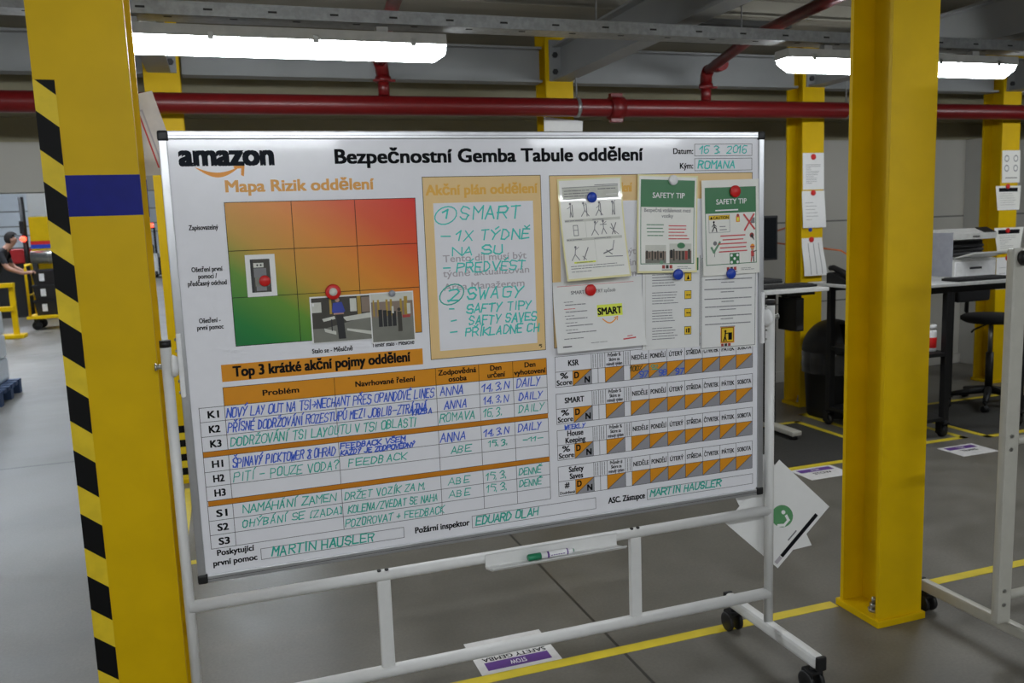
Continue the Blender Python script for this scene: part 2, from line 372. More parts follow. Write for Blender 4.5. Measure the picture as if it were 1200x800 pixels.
m = MB(); m.tube([(2.237, 2.392, .092), (2.237, 2.372, .092)], .018, 'steel', 10); m.build('bolt_head', cr_, 'dark round bolt head')
def conn(t, cx, y):
    m = MB(); m.b2((cx-.075, y-.018, 2.5), (cx+.085, y, 2.77), 'beam_grey'); m.build('end_plate', t, 'grey bolted end plate')
    for dx in (-.04, .055):
        for z in (2.56, 2.67):
            b = MB(); b.tube([(cx+dx, y-.018, z), (cx+dx, y-.034, z)], .02, 'dark_grey', 6); b.build('bolt', t)
rear = [(-.362, 'far yellow steel column with striped foot showing between near column and whiteboard'), (2.18, 'far yellow column behind the top middle of the whiteboard'),
        (4.29, 'far yellow column with pinned papers left of the near right column'), (6.32, 'far yellow column at right edge with papers beside the printer')]
REAR = []
for x, lb in rear:
    t = column(x, 5.5, .2, .2, 2.84, lb); conn(t, x+.1, 5.5); REAR.append(t)
m = MB()
for k in range(8):
    z = .01+k*.045
    for a, b in (((-.365, 5.497, z), (-.15, 5.5, z+.0455)),):
        m.b2(a, b, 'tape_black' if k % 2 else 'tape_yellow')
m.build('striped_foot', REAR[0], 'yellow and black striped tape around the foot')

def ibeam(p0, p1, w, zlo, zhi, name, label, m='beam_grey', tf=.014, tw=.01, grp=None):
    mb = MB(); t = tf
    if p0[1] == p1[1]:
        y = p0[1]; mb.b2((p0[0], y-w/2, zlo), (p1[0], y+w/2, zlo+t), m); mb.b2((p0[0], y-w/2, zhi-t), (p1[0], y+w/2, zhi), m); mb.b2((p0[0], y-tw/2, zlo+t), (p1[0], y+tw/2, zhi-t), m)
    else:
        x = p0[0]; mb.b2((x-w/2, p0[1], zlo), (x+w/2, p1[1], zlo+t), m); mb.b2((x-w/2, p0[1], zhi-t), (x+w/2, p1[1], zhi), m); mb.b2((x-tw/2, p0[1], zlo+t), (x+tw/2, p1[1], zhi-t), m)
    return solo(mb, name, label, 'beam', loc=((p0[0]+p1[0])/2, (p0[1]+p1[1])/2, (zlo+zhi)/2), group=grp)
spans = [(-8.9, -.37), (-.15, 2.17), (2.39, 4.28), (4.5, 6.31), (6.53, 13.8)]
lb = ['grey ceiling beam left of the far striped column', 'grey ceiling beam over the whiteboard between two far columns', 'grey ceiling beam from the middle far column to the papered column',
      'grey ceiling beam behind the near right column', 'grey ceiling beam right of the far right column']
for (a, b), l in zip(spans, lb): ibeam((a, 5.6), (b, 5.6), .12, 2.5, 2.735, 'ceiling_beam', l, grp='cross beams along the far columns')
for x, y_, l in ((-.275, 2.585, 'grey ceiling beam running back from the near left column'), (2.29, 2.56, 'grey ceiling beam running from near right column to middle far column'),
              (4.39, -5, 'grey ceiling beam running toward the viewer from the papered column'), (6.42, -5, 'grey ceiling beam running toward the viewer at far right')):
    ibeam((x, y_), (x, 5.48), .13, 2.5, 2.735, 'ceiling_beam', l, grp='beams running back to the far columns')
# slabs below the deck, coloured dark for the shade inside its openings
for x, y, w_, d_, l in ((2.75, 4.6, .75, .5, 'dark square ceiling recess above the cable tray near the middle beam'), (5.0, 3.9, .9, .5, 'dark ceiling recess right of the near right column'), (2.0, 3.2, .7, .4, 'dark ceiling recess at the top edge over the whiteboard')):
    m = MB(); m.b2((x, y, 2.70), (x+w_, y+d_, 2.735), 'dark_void', .004); m.b2((x+.04, y+.04, 2.69), (x+w_-.04, y+d_-.04, 2.70), 'dark_void'); solo(m, 'ceiling_recess', l, 'ceiling panel', (x, y, 2.69), 'dark ceiling recesses')

# sprinkler pipe
p = thing('sprinkler_pipe', 'dark red sprinkler pipe crossing the room behind the whiteboard with rising branches', 'pipe', (2, 5.33, 2.33))
m = MB(); m.tube([(-8.9, 5.33, 2.31), (-3, 5.33, 2.30), (6, 5.33, 2.305), (13.8, 5.33, 2.31)], .06, 'red_pipe', 20); m.build('main_pipe', p)
for x in (2.62, 9.0, -4):
    m = MB(); m.tube([(x-.05, 5.33, 2.303), (x+.05, 5.33, 2.303)], .076, 'red_pipe', 20); m.b2((x-.045, 5.31, 2.37), (x+.045, 5.35, 2.40), 'red_pipe', .004); m.b2((x-.045, 5.31, 2.205), (x+.045, 5.35, 2.235), 'red_pipe', .004); m.build('coupling', p, 'bolted red pipe coupling')
for x in (2.33, 4.55, 6.75, -.48):
    m = MB(); m.tube([(x-.012, 5.33, 2.303), (x+.012, 5.33, 2.303)], .065, 'galvanised', 20); m.tube([(x, 5.33, 2.365), (x, 5.33, 2.735)], .006, 'galvanised', 8); m.build('hanger', p, 'thin steel pipe hanger')
for i, (x, xe) in enumerate(((1.025, .87), (3.33, 3.0), (6.95, 6.6))):
    m = MB(); m.tube([(x, 5.33, 2.36), (x, 5.33, 2.46)], .036, 'red_pipe', 14); m.tube([(x, 5.33, 2.44), (x, 5.33, 2.475)], .05, 'red_pipe', 14)
    m.tube([(x, 5.33, 2.47), (x-.01, 5.31, 2.53), (x-.03, 5.25, 2.555)], .042, 'red_pipe', 14)
    m.tube([(x-.03, 5.25, 2.555), (xe, 4.3, 2.565), (xe-.15, 3.0, 2.575), (xe-.25, 1.2, 2.58)], .033, 'red_pipe', 14)
    m.tube([(x-.06, 5.1, 2.557), (x-.065, 5.02, 2.557)], .046, 'red_pipe', 14)
    m.b2((x-.07, 5.29, 2.44), (x+.07, 5.31, 2.455), 'red_pipe', .003); m.build('branch_pipe', p)
    h = MB(); yy = 3.0; xx = xe-.15; h.tube([(xx, yy, 2.55), (xx, yy, 2.50)], .022, 'red_pipe', 12); h.tube([(xx, yy, 2.50), (xx, yy, 2.46)], .012, 'steel', 10); h.build('sprinkler_head', p, 'small steel sprinkler head')

# perforated cable tray carrying the lamps
def tray(y, label):
    t = thing('cable_tray', label, 'cable tray', (2, y, 2.42), 'perforated trays above the lamps')
    m = MB(); m.b2((-8.9, y-.06, 2.405), (13.8, y+.06, 2.409), 'galvanised')
    for s in (-1, 1): m.b2((-8.9, y+s*.06-.002, 2.405), (13.8, y+s*.06+.002, 2.455), 'galvanised'); m.b2((-8.9, y+s*.06-.006, 2.452), (13.8, y+s*.06+.006, 2.458), 'galvanised')
    for i in range(46): x = -4.5+i*.25; m.b2((x, y-.063, 2.426), (x+.035, y-.0615, 2.434), 'dark_void'); m.b2((x+.1, y-.03, 2.4035), (x+.13, y-.02, 2.4048), 'dark_void')
    m.build('channel', t)
    for x in (-3.9, -1.2, 1.75, 2.55, 5.3, 8, 10.5):
        h = MB(); h.tube([(x, y, 2.409), (x, y, 2.74)], .004, 'galvanised', 8); h.build('hanger_rod', t)
    return t
tray(3.75, 'perforated steel cable tray spanning the ceiling above both lamps')
def lamp():
    cx, y = 0, 0
    t = thing('fluorescent_lamp', 'lit', 'lamp', (0, 0, 0), 'fluorescent batten lamps under the mezzanine')
    L = 1.55; m = MB()
    m.prism([(-.055, .045), (.055, .045), (.062, .0), (-.062, .0)], -L/2, L/2, 'lamp_housing', 'x'); m.b2((-L/2+.25, -.02, .045), (-L/2+.3, .02, .0745), 'lamp_housing'); m.b2((L/2-.3, -.02, .045), (L/2-.25, .02, .0745), 'lamp_housing'); m.build('housing', t)
    m = MB(); n = 10
    prof = [(-.058, 0)] + [(-.052*math.cos(math.pi*k/n), -.012-.055*math.sin(math.pi*k/n)) for k in range(n+1)] + [(.058, 0)]
    vs = []; fs = []; q = len(prof)
    for x, sc in ((-L/2, .55), (-L/2+.05, 1), (L/2-.05, 1), (L/2, .55)):
        for a, b in prof: vs.append((x, a*(.8 if sc < 1 else 1), b*sc))
    for i in range(3):
        for k in range(q-1): fs.append((i*q+k, i*q+k+1, (i+1)*q+k+1, (i+1)*q+k))
    fs += [tuple(range(q)), tuple(range(4*q-1, 3*q-1, -1))]
    m.add(vs, fs, 'diffuser', True); m.build('diffuser', t, 'glowing white diffuser')
    for i in range(4):
        x = -.62+i*.415
        for s in (-1, 1):
            k = MB(); k.b2((x-.012, s*.062-.004, -.012), (x+.012, s*.062+.004, .02), 'steel', .002); k.build('clip', t)
    return t
l0 = lamp()
rows = [(3.75, [(.225, 'long lit lamp above the left half of the whiteboard'), (3.565, 'lit lamp half hidden behind the near right column'), (6.9, 'lit lamp beyond the right edge over the stool'), (-3.1, 'lit lamp left of the near left column')]),
        (-.2, [(.225, 'lit lamp above the viewer in front of the whiteboard'), (3.565, 'lit lamp in the front row to the right'), (-3.1, 'lit lamp in the front row to the left')]),
        (-2.8, [(.225, 'lit lamp in the row behind the viewer'), (3.565, 'lit lamp behind the viewer to the right'), (-3.1, 'lit lamp behind the viewer to the left')])]
first = True
for y, xs in rows:
    if y < 3: tray(y, 'perforated steel cable tray ' + ('over the viewer' if y > -1 else 'behind the viewer'))
    for x, l in xs:
        if first: l0.location = (x, y, 2.328); l0['label'] = l; first = False
        else: dup(l0, (x, y, 2.328), l)
for x, y, l in ((-6, 12, 'added hall fill light left'), (-1, 12, 'added hall fill light near the opening'), (-6, 19, 'added hall fill light over the trolley'), (0, 19, 'added hall fill light far right'), (-6, 28, 'added hall fill light beyond the conveyor'), (0, 28, 'added hall fill light over the far aisle'), (-11, 30, 'added hall fill light in the far left bay'), (-12, 42, 'added hall fill light by the far hall wall'), (-4, 38, 'added hall fill light over the lift truck')):  # unseen fill lights, added only to brighten the tall hall
    t = thing('hall_fill_light', l+' hanging from the tall hall ceiling', 'lamp', (x, y, 6.5), 'added fill lights in the tall hall')
    m = MB(); m.lathe((x, y, 6.5), [(.05, .5), (.12, .4), (.4, .02), (.42, 0)], 'lamp_housing'); m.tube([(x, y, 7), (x, y, 8)], .01, 'steel', 8); m.build('reflector', t)
    m = MB(); m.b2((x-.9, y-.5, 6.46), (x+.9, y+.5, 6.49), 'hall_fill_glow', .01); m.build('diffuser', t)

# ================================================================== MOBILE WHITEBOARD
BX, BY, BZ = -.1332, 2.328, 1.7986      # top left corner of the board face
def bp(u, v, w): return (BX+u/1000, BY-w/1000, BZ-v/1000)
wb = thing('mobile_whiteboard', 'large printed safety whiteboard on a white tube stand with castors', 'whiteboard', (.767, 2.33, 0))
m = MB(); m.b2((BX+.01, BY, BZ-1.19), (BX+1.79, BY+.012, BZ-.01), 'board_white'); panel = m.build('board_panel', wb)
m = MB()
def rail(lo, hi): m.b2(lo, hi, 'aluminium', .003)
rail((BX+.02, BY-.005, BZ-.021), (BX+1.78, BY+.022, BZ)); rail((BX+.02, BY-.005, BZ-1.2), (BX+1.78, BY+.022, BZ-1.179))
rail((BX, BY-.005, BZ-1.18), (BX+.021, BY+.022, BZ-.02)); rail((BX+1.779, BY-.005, BZ-1.18), (BX+1.8, BY+.022, BZ-.02))
for a, b in (((BX+.02, BY-.0056, BZ-.0115), (BX+1.78, BY-.0045, BZ-.0105)), ((BX+.02, BY-.0056, BZ-1.1905), (BX+1.78, BY-.0045, BZ-1.1895))): m.b2(a, b, 'dark_grey')
fr = m.build('frame', wb, 'silver aluminium frame')
for x in (0, 1.8):
    for z in (0, -1.2):
        m = MB(); cx = BX+x+(.012 if x == 0 else -.012); cz = BZ+z+(-.012 if z == 0 else .012)
        m.box((cx, BY+.008, cz), (.027, .032, .027), 'black_plastic', .006); m.build('corner_cap', fr, 'black plastic corner cap')
FT = lambda: Flat(bp)
# --- printing
P = FT()
P.text('Bezpečnostní Gemba Tabule oddělení', 439, 1365, 85, 39, 'heading_black', .045); P.build('heading_text', panel, 'bold black heading')
P = FT()
P.text('amazon', 48, 276, 86, 56, 'logo_ink', .06)
n = 22; top = []; bot = []
for k in range(n+1):
    a = k/n; u = 80+a*112; s_ = math.sin(math.pi*a); top.append((u, 90+15*s_)); bot.append((u, 91+27*s_-1*(1-a)))
for k in range(n): P.poly([top[k], top[k+1], bot[k+1], bot[k]], 'smile_orange')
P.poly([(176, 89), (204, 86), (200, 116), (193, 112), (195, 95), (178, 96)], 'smile_orange', .4); P.build('logo', panel, 'black lettering over an orange smile arrow')
P = FT(); P.text('Mapa Rizik oddělení', 153, 538, 155, 31, 'head_orange', .045); P.build('risk_map_heading', panel, 'orange lettering')
P = FT(); P.rect(146, 182, 652, 560, 'risk_gradient', .3)
hm = P.build('risk_map', panel, 'green to red risk map in nine fields')
P = FT(); P.frame(146, 182, 652, 560, 'grid', 1.6)
for u in (314.6, 483.3): P.line(u, 182, u, 560, 'grid', 1.6)
for v in (308, 431): P.line(146, v, 652, v, 'grid', 1.6)
for s, u, v in (('Zapisovatelný', 90, 250), ('Ošetření první', 90, 358), ('pomoci /', 90, 376), ('předčasný odchod', 88, 394), ('Ošetření -', 86, 492), ('první pomoc', 86, 510)):
    P.text(s, u-56, u+56, v, 13, 'ink', .03, align='c', squeeze=.72)
P.text('Stalo se - Měsíčně', 343, 453, 596, 13, 'ink', .03); P.text('Téměř stalo - Měsíčně', 508, 628, 592, 12, 'ink', .03)
P.build('risk_map_lettering', panel)
P = FT(); P.rect(675, 125, 1029, 642, 'peach', .3); P.frame(675, 125, 1029, 642, 'grid', 1.6); P.rect(703, 198, 1003, 619, 'board_white', .5)
P.text('Akční plán oddělení', 684, 1018, 175, 29, 'peach_ink', .045, .7)
for s, a, b, v in (('Tento díl musí být', 724, 977, 365), ('týdně aktualizován', 722, 984, 407), ('Area Manažerem', 722, 968, 446)): P.text(s, a, b, v, 21, 'grey_ink', .015, .7)
P.build('action_plan_panel', panel, 'pale orange printed panel with white field')
P = FT(); P.rect(1057, 127, 1757, 640, 'peach', .3); P.frame(1057, 127, 1757, 640, 'grid', 1.6); P.rect(1085, 205, 1730, 630, 'board_white', .5)
P.text('Výhled pojmy oddělení', 1100, 1326, 178, 29, 'peach_ink', .045, .7)
for s, v in (('Tento díl musí být', 368), ('týdně aktualizován', 402), ('Area Manažerem', 436)): P.text(s, 1110, 1336, v, 21, 'grey_ink', .015, .7)
P.build('info_panel', panel, 'pale orange printed panel mostly covered by sheets')
# --- top three table
P = FT(); P.rect(104, 607, 651, 653, 'orange', .3); P.text('Top 3 krátké akční pojmy oddělení', 134, 614, 641, 29, 'ink', .045)
P.rect(104, 668, 1030, 718, 'orange', .3); P.rect(40, 838, 1030, 853, 'orange_dark', .3); P.rect(42, 974, 1031, 989, 'orange_dark', .3)
P.build('orange_bars', panel, 'orange table bars')
P = FT(); LW = 1.3
for u in (104, 397, 686, 816, 922, 1030): P.line(u, 668, u, 838, 'grid', LW); P.line(u, 853, u, 974, 'grid', LW); P.line(u, 989, u, 1108, 'grid', LW)
P.line(40, 717, 40, 1108, 'grid', LW); P.line(104, 668, 1030, 668, 'grid', LW)
for v in (718, 757, 797, 838, 853, 894, 934, 974, 989, 1030, 1070, 1108): P.line(40, v, 1030, v, 'grid', LW)
for s, a, b, v in (('Problém', 205, 300, 700), ('Navrhované řešení', 455, 625, 700), ('Zodpovědná', 694, 808, 690), ('osoba', 724, 778, 711), ('Den', 852, 886, 690), ('určení', 843, 897, 711), ('Den', 960, 994, 690), ('vyhotovení', 926, 1026, 711)):
    P.text(s, a, b, v, 16, 'ink', .04)
for i, s in enumerate(('K1', 'K2', 'K3')): P.text(s, 61, 88, 745+i*40+2, 20, 'ink', .045)
for i, s in enumerate(('H1', 'H2', 'H3')): P.text(s, 61, 88, 881+i*40+2, 20, 'ink', .045)
for i, s in enumerate(('S1', 'S2', 'S3')): P.text(s, 61, 88, 1018+i*39.5+2, 20, 'ink', .045)
for a in ((167, 1128, 568, 1159), (776, 1126, 1182, 1162), (1364, 1125, 1762, 1159), (1546, 38, 1755, 74), (1546, 82, 1755, 119)): P.frame(*a, 'grid', LW)
P.text('Poskytující', 54, 150, 1129, 17, 'ink', .04); P.text('první pomoc', 42, 156, 1157, 17, 'ink', .04); P.text('Požární inspektor', 602, 767, 1152, 19, 'ink', .04); P.text('ASC. Zástupce', 1226, 1355, 1152, 20, 'ink', .04)
P.text('Datum:', 1471, 1540, 67, 18, 'ink', .03); P.text('Kým:', 1494, 1540, 112, 18, 'ink', .03)
P.build('table_lettering', panel, 'black printed grid and lettering')
# --- score tables
P = FT(); Q = FT()
days = [1311, 1376, 1441, 1505, 1570, 1635, 1697, 1760]
for i, (nm, v0) in enumerate((('KSR', 667), ('SMART', 782), ('House\nKeeping', 896), ('Safety\nSaves', 1011))):
    vm, v1 = v0+47, v0+94
    P.frame(1058, v0, 1178, v1, 'grid', LW); P.line(1058, vm, 1178, vm, 'grid', LW); P.line(1115, vm, 1115, v1, 'grid', LW)
    ls = nm.split('\n')
    for k, s in enumerate(ls): P.text(s, 1065, 1172, (v0+31 if len(ls) == 1 else v0+21+k*22), 18, 'ink', .035, align='c', squeeze=.84)
    P.text('%' if i < 3 else '#', 1074 if i < 3 else 1079, 1099 if i < 3 else 1094, vm+22, 19, 'ink', .035)
    P.text('Score' if i < 3 else 'Dodržené', 1062, 1112, vm+42, 17 if i < 3 else 9, 'ink', .035)
    Q.poly([(1116, vm), (1178, vm), (1116, v1)], 'orange', .3); Q.poly([(1178, vm), (1178, v1), (1116, v1)], 'cell_grey', .3)
    P.line(1116, v1, 1178, vm, 'grid', LW); P.text('D', 1121, 1135, vm+24, 20, 'ink', .05); P.text('N', 1155, 1171, v1-6, 20, 'ink', .05)
    for u in (1200, 1224, 1288, 1311): P.line(u, v0, u, v1, 'grid', LW)
    P.line(1178, v0, 1760, v0, 'grid', LW); P.line(1178, v1, 1760, v1, 'grid', LW); P.line(1178, vm, 1760, vm, 'grid', LW)
    for u in (1184, 1192, 1207, 1215, 1296, 1304):
        for a, b in ((4, 14), (17, 29), (32, 43)): P.line(u, v0+a, u, v0+b, 'text_grey', 2.2)
    for k, s in enumerate(('Průměr %' if i < 3 else 'Průměr #', 'Skóre za', 'minulý týden')): P.text(s, 1227, 1285, v0+14+k*14, 11, 'ink', .03, align='c', squeeze=.7)
    Q.poly([(1224, vm), (1288, vm), (1224, v1)], 'orange', .3); Q.poly([(1288, vm), (1288, v1), (1224, v1)], 'cell_grey', .3); P.line(1224, v1, 1288, vm, 'grid', LW)
    for k, s in enumerate(('NEDĚLE', 'PONDĚLÍ', 'ÚTERÝ', 'STŘEDA', 'ČTVRTEK', 'PÁTEK', 'SOBOTA')):
        a, b = days[k], days[k+1]
        P.line(b, v0, b, v1, 'grid', LW); P.text(s, a+5, b-5, v0+31, 15, 'ink', .03, align='c', squeeze=.8)
        Q.poly([(a, vm), (b, vm), (a, v1)], 'orange', .3); Q.poly([(b, vm), (b, v1), (a, v1)], 'cell_grey', .3); P.line(a, v1, b, vm, 'grid', LW)
Q.build('score_cells', panel, 'orange and grey split score cells'); P.build('score_lettering', panel, 'black printed score grid and day names')
# --- handwriting
H = FT(); g = 'teal_marker'
H.hand('SMART', 778, 958, 245, 34, g, 4.5); H.hand('1', 733, 745, 240, 22, g, 4.5)
H.pline([(738+32*math.cos(a/3), 233+24*math.sin(a/3)-6*math.cos(a/3)) for a in range(20)], g, 3.5, .9)
H.hand('- 1X TÝDNĚ', 720, 988, 305, 27, g, 4); H.hand('NA SU', 752, 900, 347, 24, g, 4); H.hand('- PŘEDVÉST', 722, 968, 396, 26, g, 4)
H.pline([(745+36*math.cos(a/3), 458+28*math.sin(a/3)-8*math.cos(a/3)) for a in range(20)], 'green_marker', 3.5, .9)
H.hand('2', 733, 760, 476, 32, g, 4.5); H.hand('SWAGY', 790, 958, 476, 32, g, 4.5)
H.hand('-', 735, 750, 508, 18, g, 4); H.hand('SAFTY TIPY', 788, 984, 515, 24, g, 4); H.hand('-', 738, 753, 543, 18, g, 4); H.hand('SAFTY SAVES', 792, 1000, 550, 24, g, 4)
H.hand('-', 736, 752, 575, 18, g, 4); H.hand('PŘÍKLADNÉ CH', 780, 1008, 583, 23, g, 4)
H.hand('16 3. 2016', 1566, 1735, 66, 22, g, 3.5); H.hand('ROMANA', 1558, 1690, 112, 22, g, 4)
H.hand('MARTIN HAUSLER', 196, 478, 1154, 24, 'green_marker', 4); H.hand('EDUARD OLAH', 788, 985, 1154, 24, 'green_marker', 4); H.hand('MARTIN HAUSLER', 1375, 1635, 1150, 22, 'green_marker', 4)
g = 'green_marker'
H.hand('DODRŽOVÁNÍ TSI LAYOUTU V TSI OBLASTI', 112, 620, 830, 24, g, 2.8); H.hand('ROMAVA', 692, 796, 828, 24, g, 2.8); H.hand('16.3.', 826, 885, 828, 24, g, 2.8); H.hand('DAILY', 936, 1014, 826, 22, g, 2.8)
H.hand('PITÍ - POUZE VODA?', 112, 392, 928, 24, g, 2.8); H.hand('FEEDBACK', 420, 588, 926, 20, g, 2.8); H.hand('ABE', 720, 780, 926, 20, g, 2.8); H.hand('15.3.', 838, 898, 920, 18, g, 3); H.hand('-11-', 945, 1010, 918, 12, g, 3)
H.hand('NAMÁHÁNÍ ZAMEN', 128, 378, 1020, 22, g, 2.8); H.hand('OHÝBÁNÍ SE (ZADA)', 124, 394, 1060, 20, g, 2.8)
H.hand('DRŽET VOZÍK ZA M.', 405, 640, 1022, 20, g, 2.8); H.hand('KOLENA/ZVEDAT SE NAHA', 412, 672, 1062, 21, g, 2.8); H.hand('POZOROVAT + FEEDBACK', 402, 690, 1102, 21, g, 2.8)
for k in (0, 1): H.hand('ABE', 708, 772, 1020+k*39, 20, g, 2.8); H.hand('15.3.', 826, 892, 1022+k*37, 22, g, 2.8); H.hand('DENNĚ', 930, 1000, 1020+k*37, 20, g, 2.8)
H.hand('92', 1382, 1406, 735, 14, g, 3)
H.build('green_handwriting', panel, 'green marker handwriting')
H = FT(); b_ = 'blue_marker'
H.hand('NOVÝ LAY OUT NA TSI>NECHANT PŘES OPANDOVÉ LINES', 108, 676, 750, 25, b_, 3.1); H.hand('ANNA', 696, 765, 750, 24, b_, 3.1); H.hand('14.3.N', 826, 906, 750, 22, b_, 3.1); H.hand('DAILY', 932, 1006, 748, 25, b_, 3.1)
H.hand('PŘÍSNÉ DODRŽOVÁNÍ ROZESTUPŮ MEZI JOBLIB-ZTRÁTNÁ', 108, 652, 790, 24, b_, 3.1); H.hand('VAZBA', 608, 668, 798, 15, b_, 3.2); H.hand('ANNA', 706, 774, 790, 22, b_, 3.1); H.hand('14.3.N', 828, 902, 788, 20, b_, 3.1); H.hand('DAILY', 938, 1010, 788, 22, b_, 3.1)
H.hand('ŠPINAVÝ PICKTOWER & OHRAD', 112, 385, 888, 24, b_, 3.1); H.hand('FEEDBACK VŠEM', 402, 585, 872, 14, b_, 3.4); H.hand('KAŽDÝ JE ZODPOVĚDNÝ', 402, 612, 891, 13, b_, 3.4)
H.hand('ANNA', 690, 765, 888, 24, b_, 3.1); H.hand('14.3.N', 826, 900, 886, 20, b_, 3.1); H.hand('DAILY', 932, 1005, 884, 22, b_, 3.1)
H.hand('WEEKLY', 1083, 1150, 895, 13, b_, 3)
H.hand('97', 1341, 1372, 755, 18, b_, 3.4); H.hand('98', 1410, 1436, 756, 17, b_, 3.4); H.hand('97', 1470, 1500, 757, 17, b_, 3.4)
H.hand('100%', 1312, 1350, 733, 15, 'olive_marker', 3)
H.hand('5', 1008, 1015, 634, 9, 'ink', 2)
H.build('blue_handwriting', panel, 'blue marker handwriting')
# --- stand
def tubebar(m, p0, p1, r, mt): m.tube([p0, p1], r, mt, 16)
XL, XR = -.161, 1.695
for x, s, ztop in ((XL, -1, 1.262), (XR, 1, 1.252)):
    m = MB(); m.tube([(x, BY, .10), (x, BY, ztop)], .0135 if s < 0 else .0155, 'white_tube', 18); up = m.build('upright', wb)
    m = MB(); m.tube([(x, BY, ztop-.012), (x, BY, ztop+.006)], .0145 if s < 0 else .0165, 'black_plastic', 18); m.build('end_cap', up, 'black plastic cap')
    m = MB(); m.tube([(x+s*.013, BY, 1.2), (x+s*.026, BY, 1.2)], .007, 'steel', 8); m.tube([(x+s*.026, BY, 1.2), (x+s*.03, BY, 1.2)], .010, 'steel', 8); m.build('pivot_bolt', up, 'small steel bolt')
    e = BX if s < 0 else BX+1.8
    m = MB(); m.lathe((x-s*.012, BY-.006, 1.2), [(0, 0), (.026, 0), (.03, -s*.004), (.024, -s*.014), (0, -s*.016)], 'white_plastic', 20, 'x'); m.build('pivot_knob', up, 'white plastic clamp knob')
    m = MB(); m.b2((min(e, e-s*.012)-.0005, BY-.012, 1.115), (max(e, e-s*.012)+.0005, BY+.012, 1.285), 'white_plastic', .005)
    for z in (1.13, 1.16, 1.24, 1.27): m.tube([(e+s*.0, BY-.014, z), (e+s*.004, BY-.014, z)], .004, 'steel', 6)
    m.build('pivot_bracket', wb, 'white bracket on the frame side')
    m = MB(); m.box((x, 2.315, .115), (.034, .51, .046), 'white_tube', .012); ft = m.build('foot', wb)
    for y in (2.06, 2.57):
        k = MB(); k.box((x, y+(.006 if y > 2.3 else -.006), .115), (.036, .014, .048), 'black_plastic', .006); k.build('end_cap', ft, 'black plastic cap')
        ya = y+(-.03 if y > 2.3 else .03)
        k = MB(); k.tube([(x, ya, .092), (x, ya, .068)], .012, 'black_plastic', 12); k.b2((x-.024, ya-.02, .045), (x-.016, ya+.03, .075), 'black_plastic', .004); k.b2((x+.016, ya-.02, .045), (x+.024, ya+.03, .075), 'black_plastic', .004); k.b2((x-.024, ya-.02, .066), (x+.024, ya+.03, .078), 'black_plastic', .005)
        cs = k.build('castor', wb, 'black swivel castor')
        for dx in (-.02, .02):
            k = MB(); k.lathe((x+dx, ya+.008, .036), [(0, -.008), (.03, -.008), (.0355, -.005), (.0355, .005), (.03, .008), (0, .008)], 'black_plastic', 22, 'x'); k.build('wheel', cs)
m = MB(); tubebar(m, (XL, BY, .536), (XR, BY, .536), .017, 'white_tube'); m.build('crossbar', wb)
for x in (.367, 1.183):
    for d in (-.012, .012):
        pass
m = MB(); tubebar(m, (XL, BY, .238), (XR, BY, .238), .019, 'white_tube'); m.build('crossbar', wb)
for x in (.367, 1.183):
    m = MB(); m.b2((x-.02, BY-.009, .25), (x+.02, BY+.009, .525), 'white_tube', .005); st = m.build('strut', wb)
    for d in (-.012, .01):
        k = MB(); k.tube([(x+d, BY-.004, .5505), (x+d, BY-.004, .5545)], .006, 'black_plastic', 10); k.build('plug', st, 'black screw plug')
m = MB(); pr = [(2.309, .554), (2.305, .554), (2.305, .519), (2.300, .516), (2.240, .533), (2.234, .539), (2.231, .537), (2.238, .529), (2.300, .511), (2.309, .516)]
m.prism(pr, .672, 1.108, 'white_tube', 'x'); m.build('pen_tray', wb, 'white folded metal pen ledge')
# whiteboard marker lying on the tray
pen = thing('whiteboard_marker', 'green capped whiteboard marker lying on the pen ledge', 'pen', (.88, 2.284, .52))
y, z = 2.284, .5315
m = MB(); m.tube([(.842, y, z), (.94, y, z), (.948, y, z)], .0075, 'white_plastic', 16, radii=[.0095, .0095, .006]); m.build('barrel', pen, 'white barrel')
m = MB(); m.tube([(.80, y, z), (.803, y, z), (.842, y, z)], .008, 'green_cap', 16, radii=[.008, .0102, .0105]); m.build('cap', pen, 'green cap')
m = MB(); m.tube([(.862, y, z), (.93, y, z)], .0097, 'purple', 16, cap=False); m.tube([(.868, y, z), (.926, y, z)], .0098, 'white_plastic', 16, cap=False)
for i in range(6): m.b2((.872+i*.008, y-.0102, z-.001), (.878+i*.008, y-.0096, z+.0012), 'purple')
m.build('label_band', pen, 'purple and white label'); m = MB(); m.tube([(.944, y, z), (.951, y, z)], .0055, 'green_cap', 12); m.build('end_plug', pen, 'green end plug')

# ================================================================== SHEETS AND MAGNETS ON THE BOARD
def sheet_map(u0, v0, deg, w0, curl=0, Hh=297, curl_top=0, side=0):
    c_, s_ = math.cos(R(deg)), math.sin(R(deg))
    def mp(a, b, w):
        t_ = max(0, b/Hh); z = w0 + curl*t_*t_ + side*(a/210)**2*t_
        return bp(u0+a*c_-b*s_, v0+a*s_+b*c_, z+w)
    return mp
def sheet(name, label, cat, u0, v0, deg, w0, W, Hh, m, curl=0, rim=None, group=None, side=0):
    mp = sheet_map(u0, v0, deg, w0, curl, Hh, side=side)
    t = thing(name, label, cat, mp(W/2, 0, 0), group)
    f_ = MB(); n = 12; k2 = 6
    for sgn, wz in ((1, 0), (-1, -.4)):
        vs = [mp(W*i/k2, Hh*j/n, wz) for j in range(n+1) for i in range(k2+1)]
        f_.add(vs, [(j*(k2+1)+i, j*(k2+1)+i+1, (j+1)*(k2+1)+i+1, (j+1)*(k2+1)+i) for j in range(n) for i in range(k2)], rim or m, True)
    f_.build('sheet', t)
    if rim:
        q = Flat(mp, 20); q.rect(5, 5, W-5, Hh-6, m, .15); q.build('paper', t, 'printed page inside the laminate')
    return t, Flat(mp, 25)
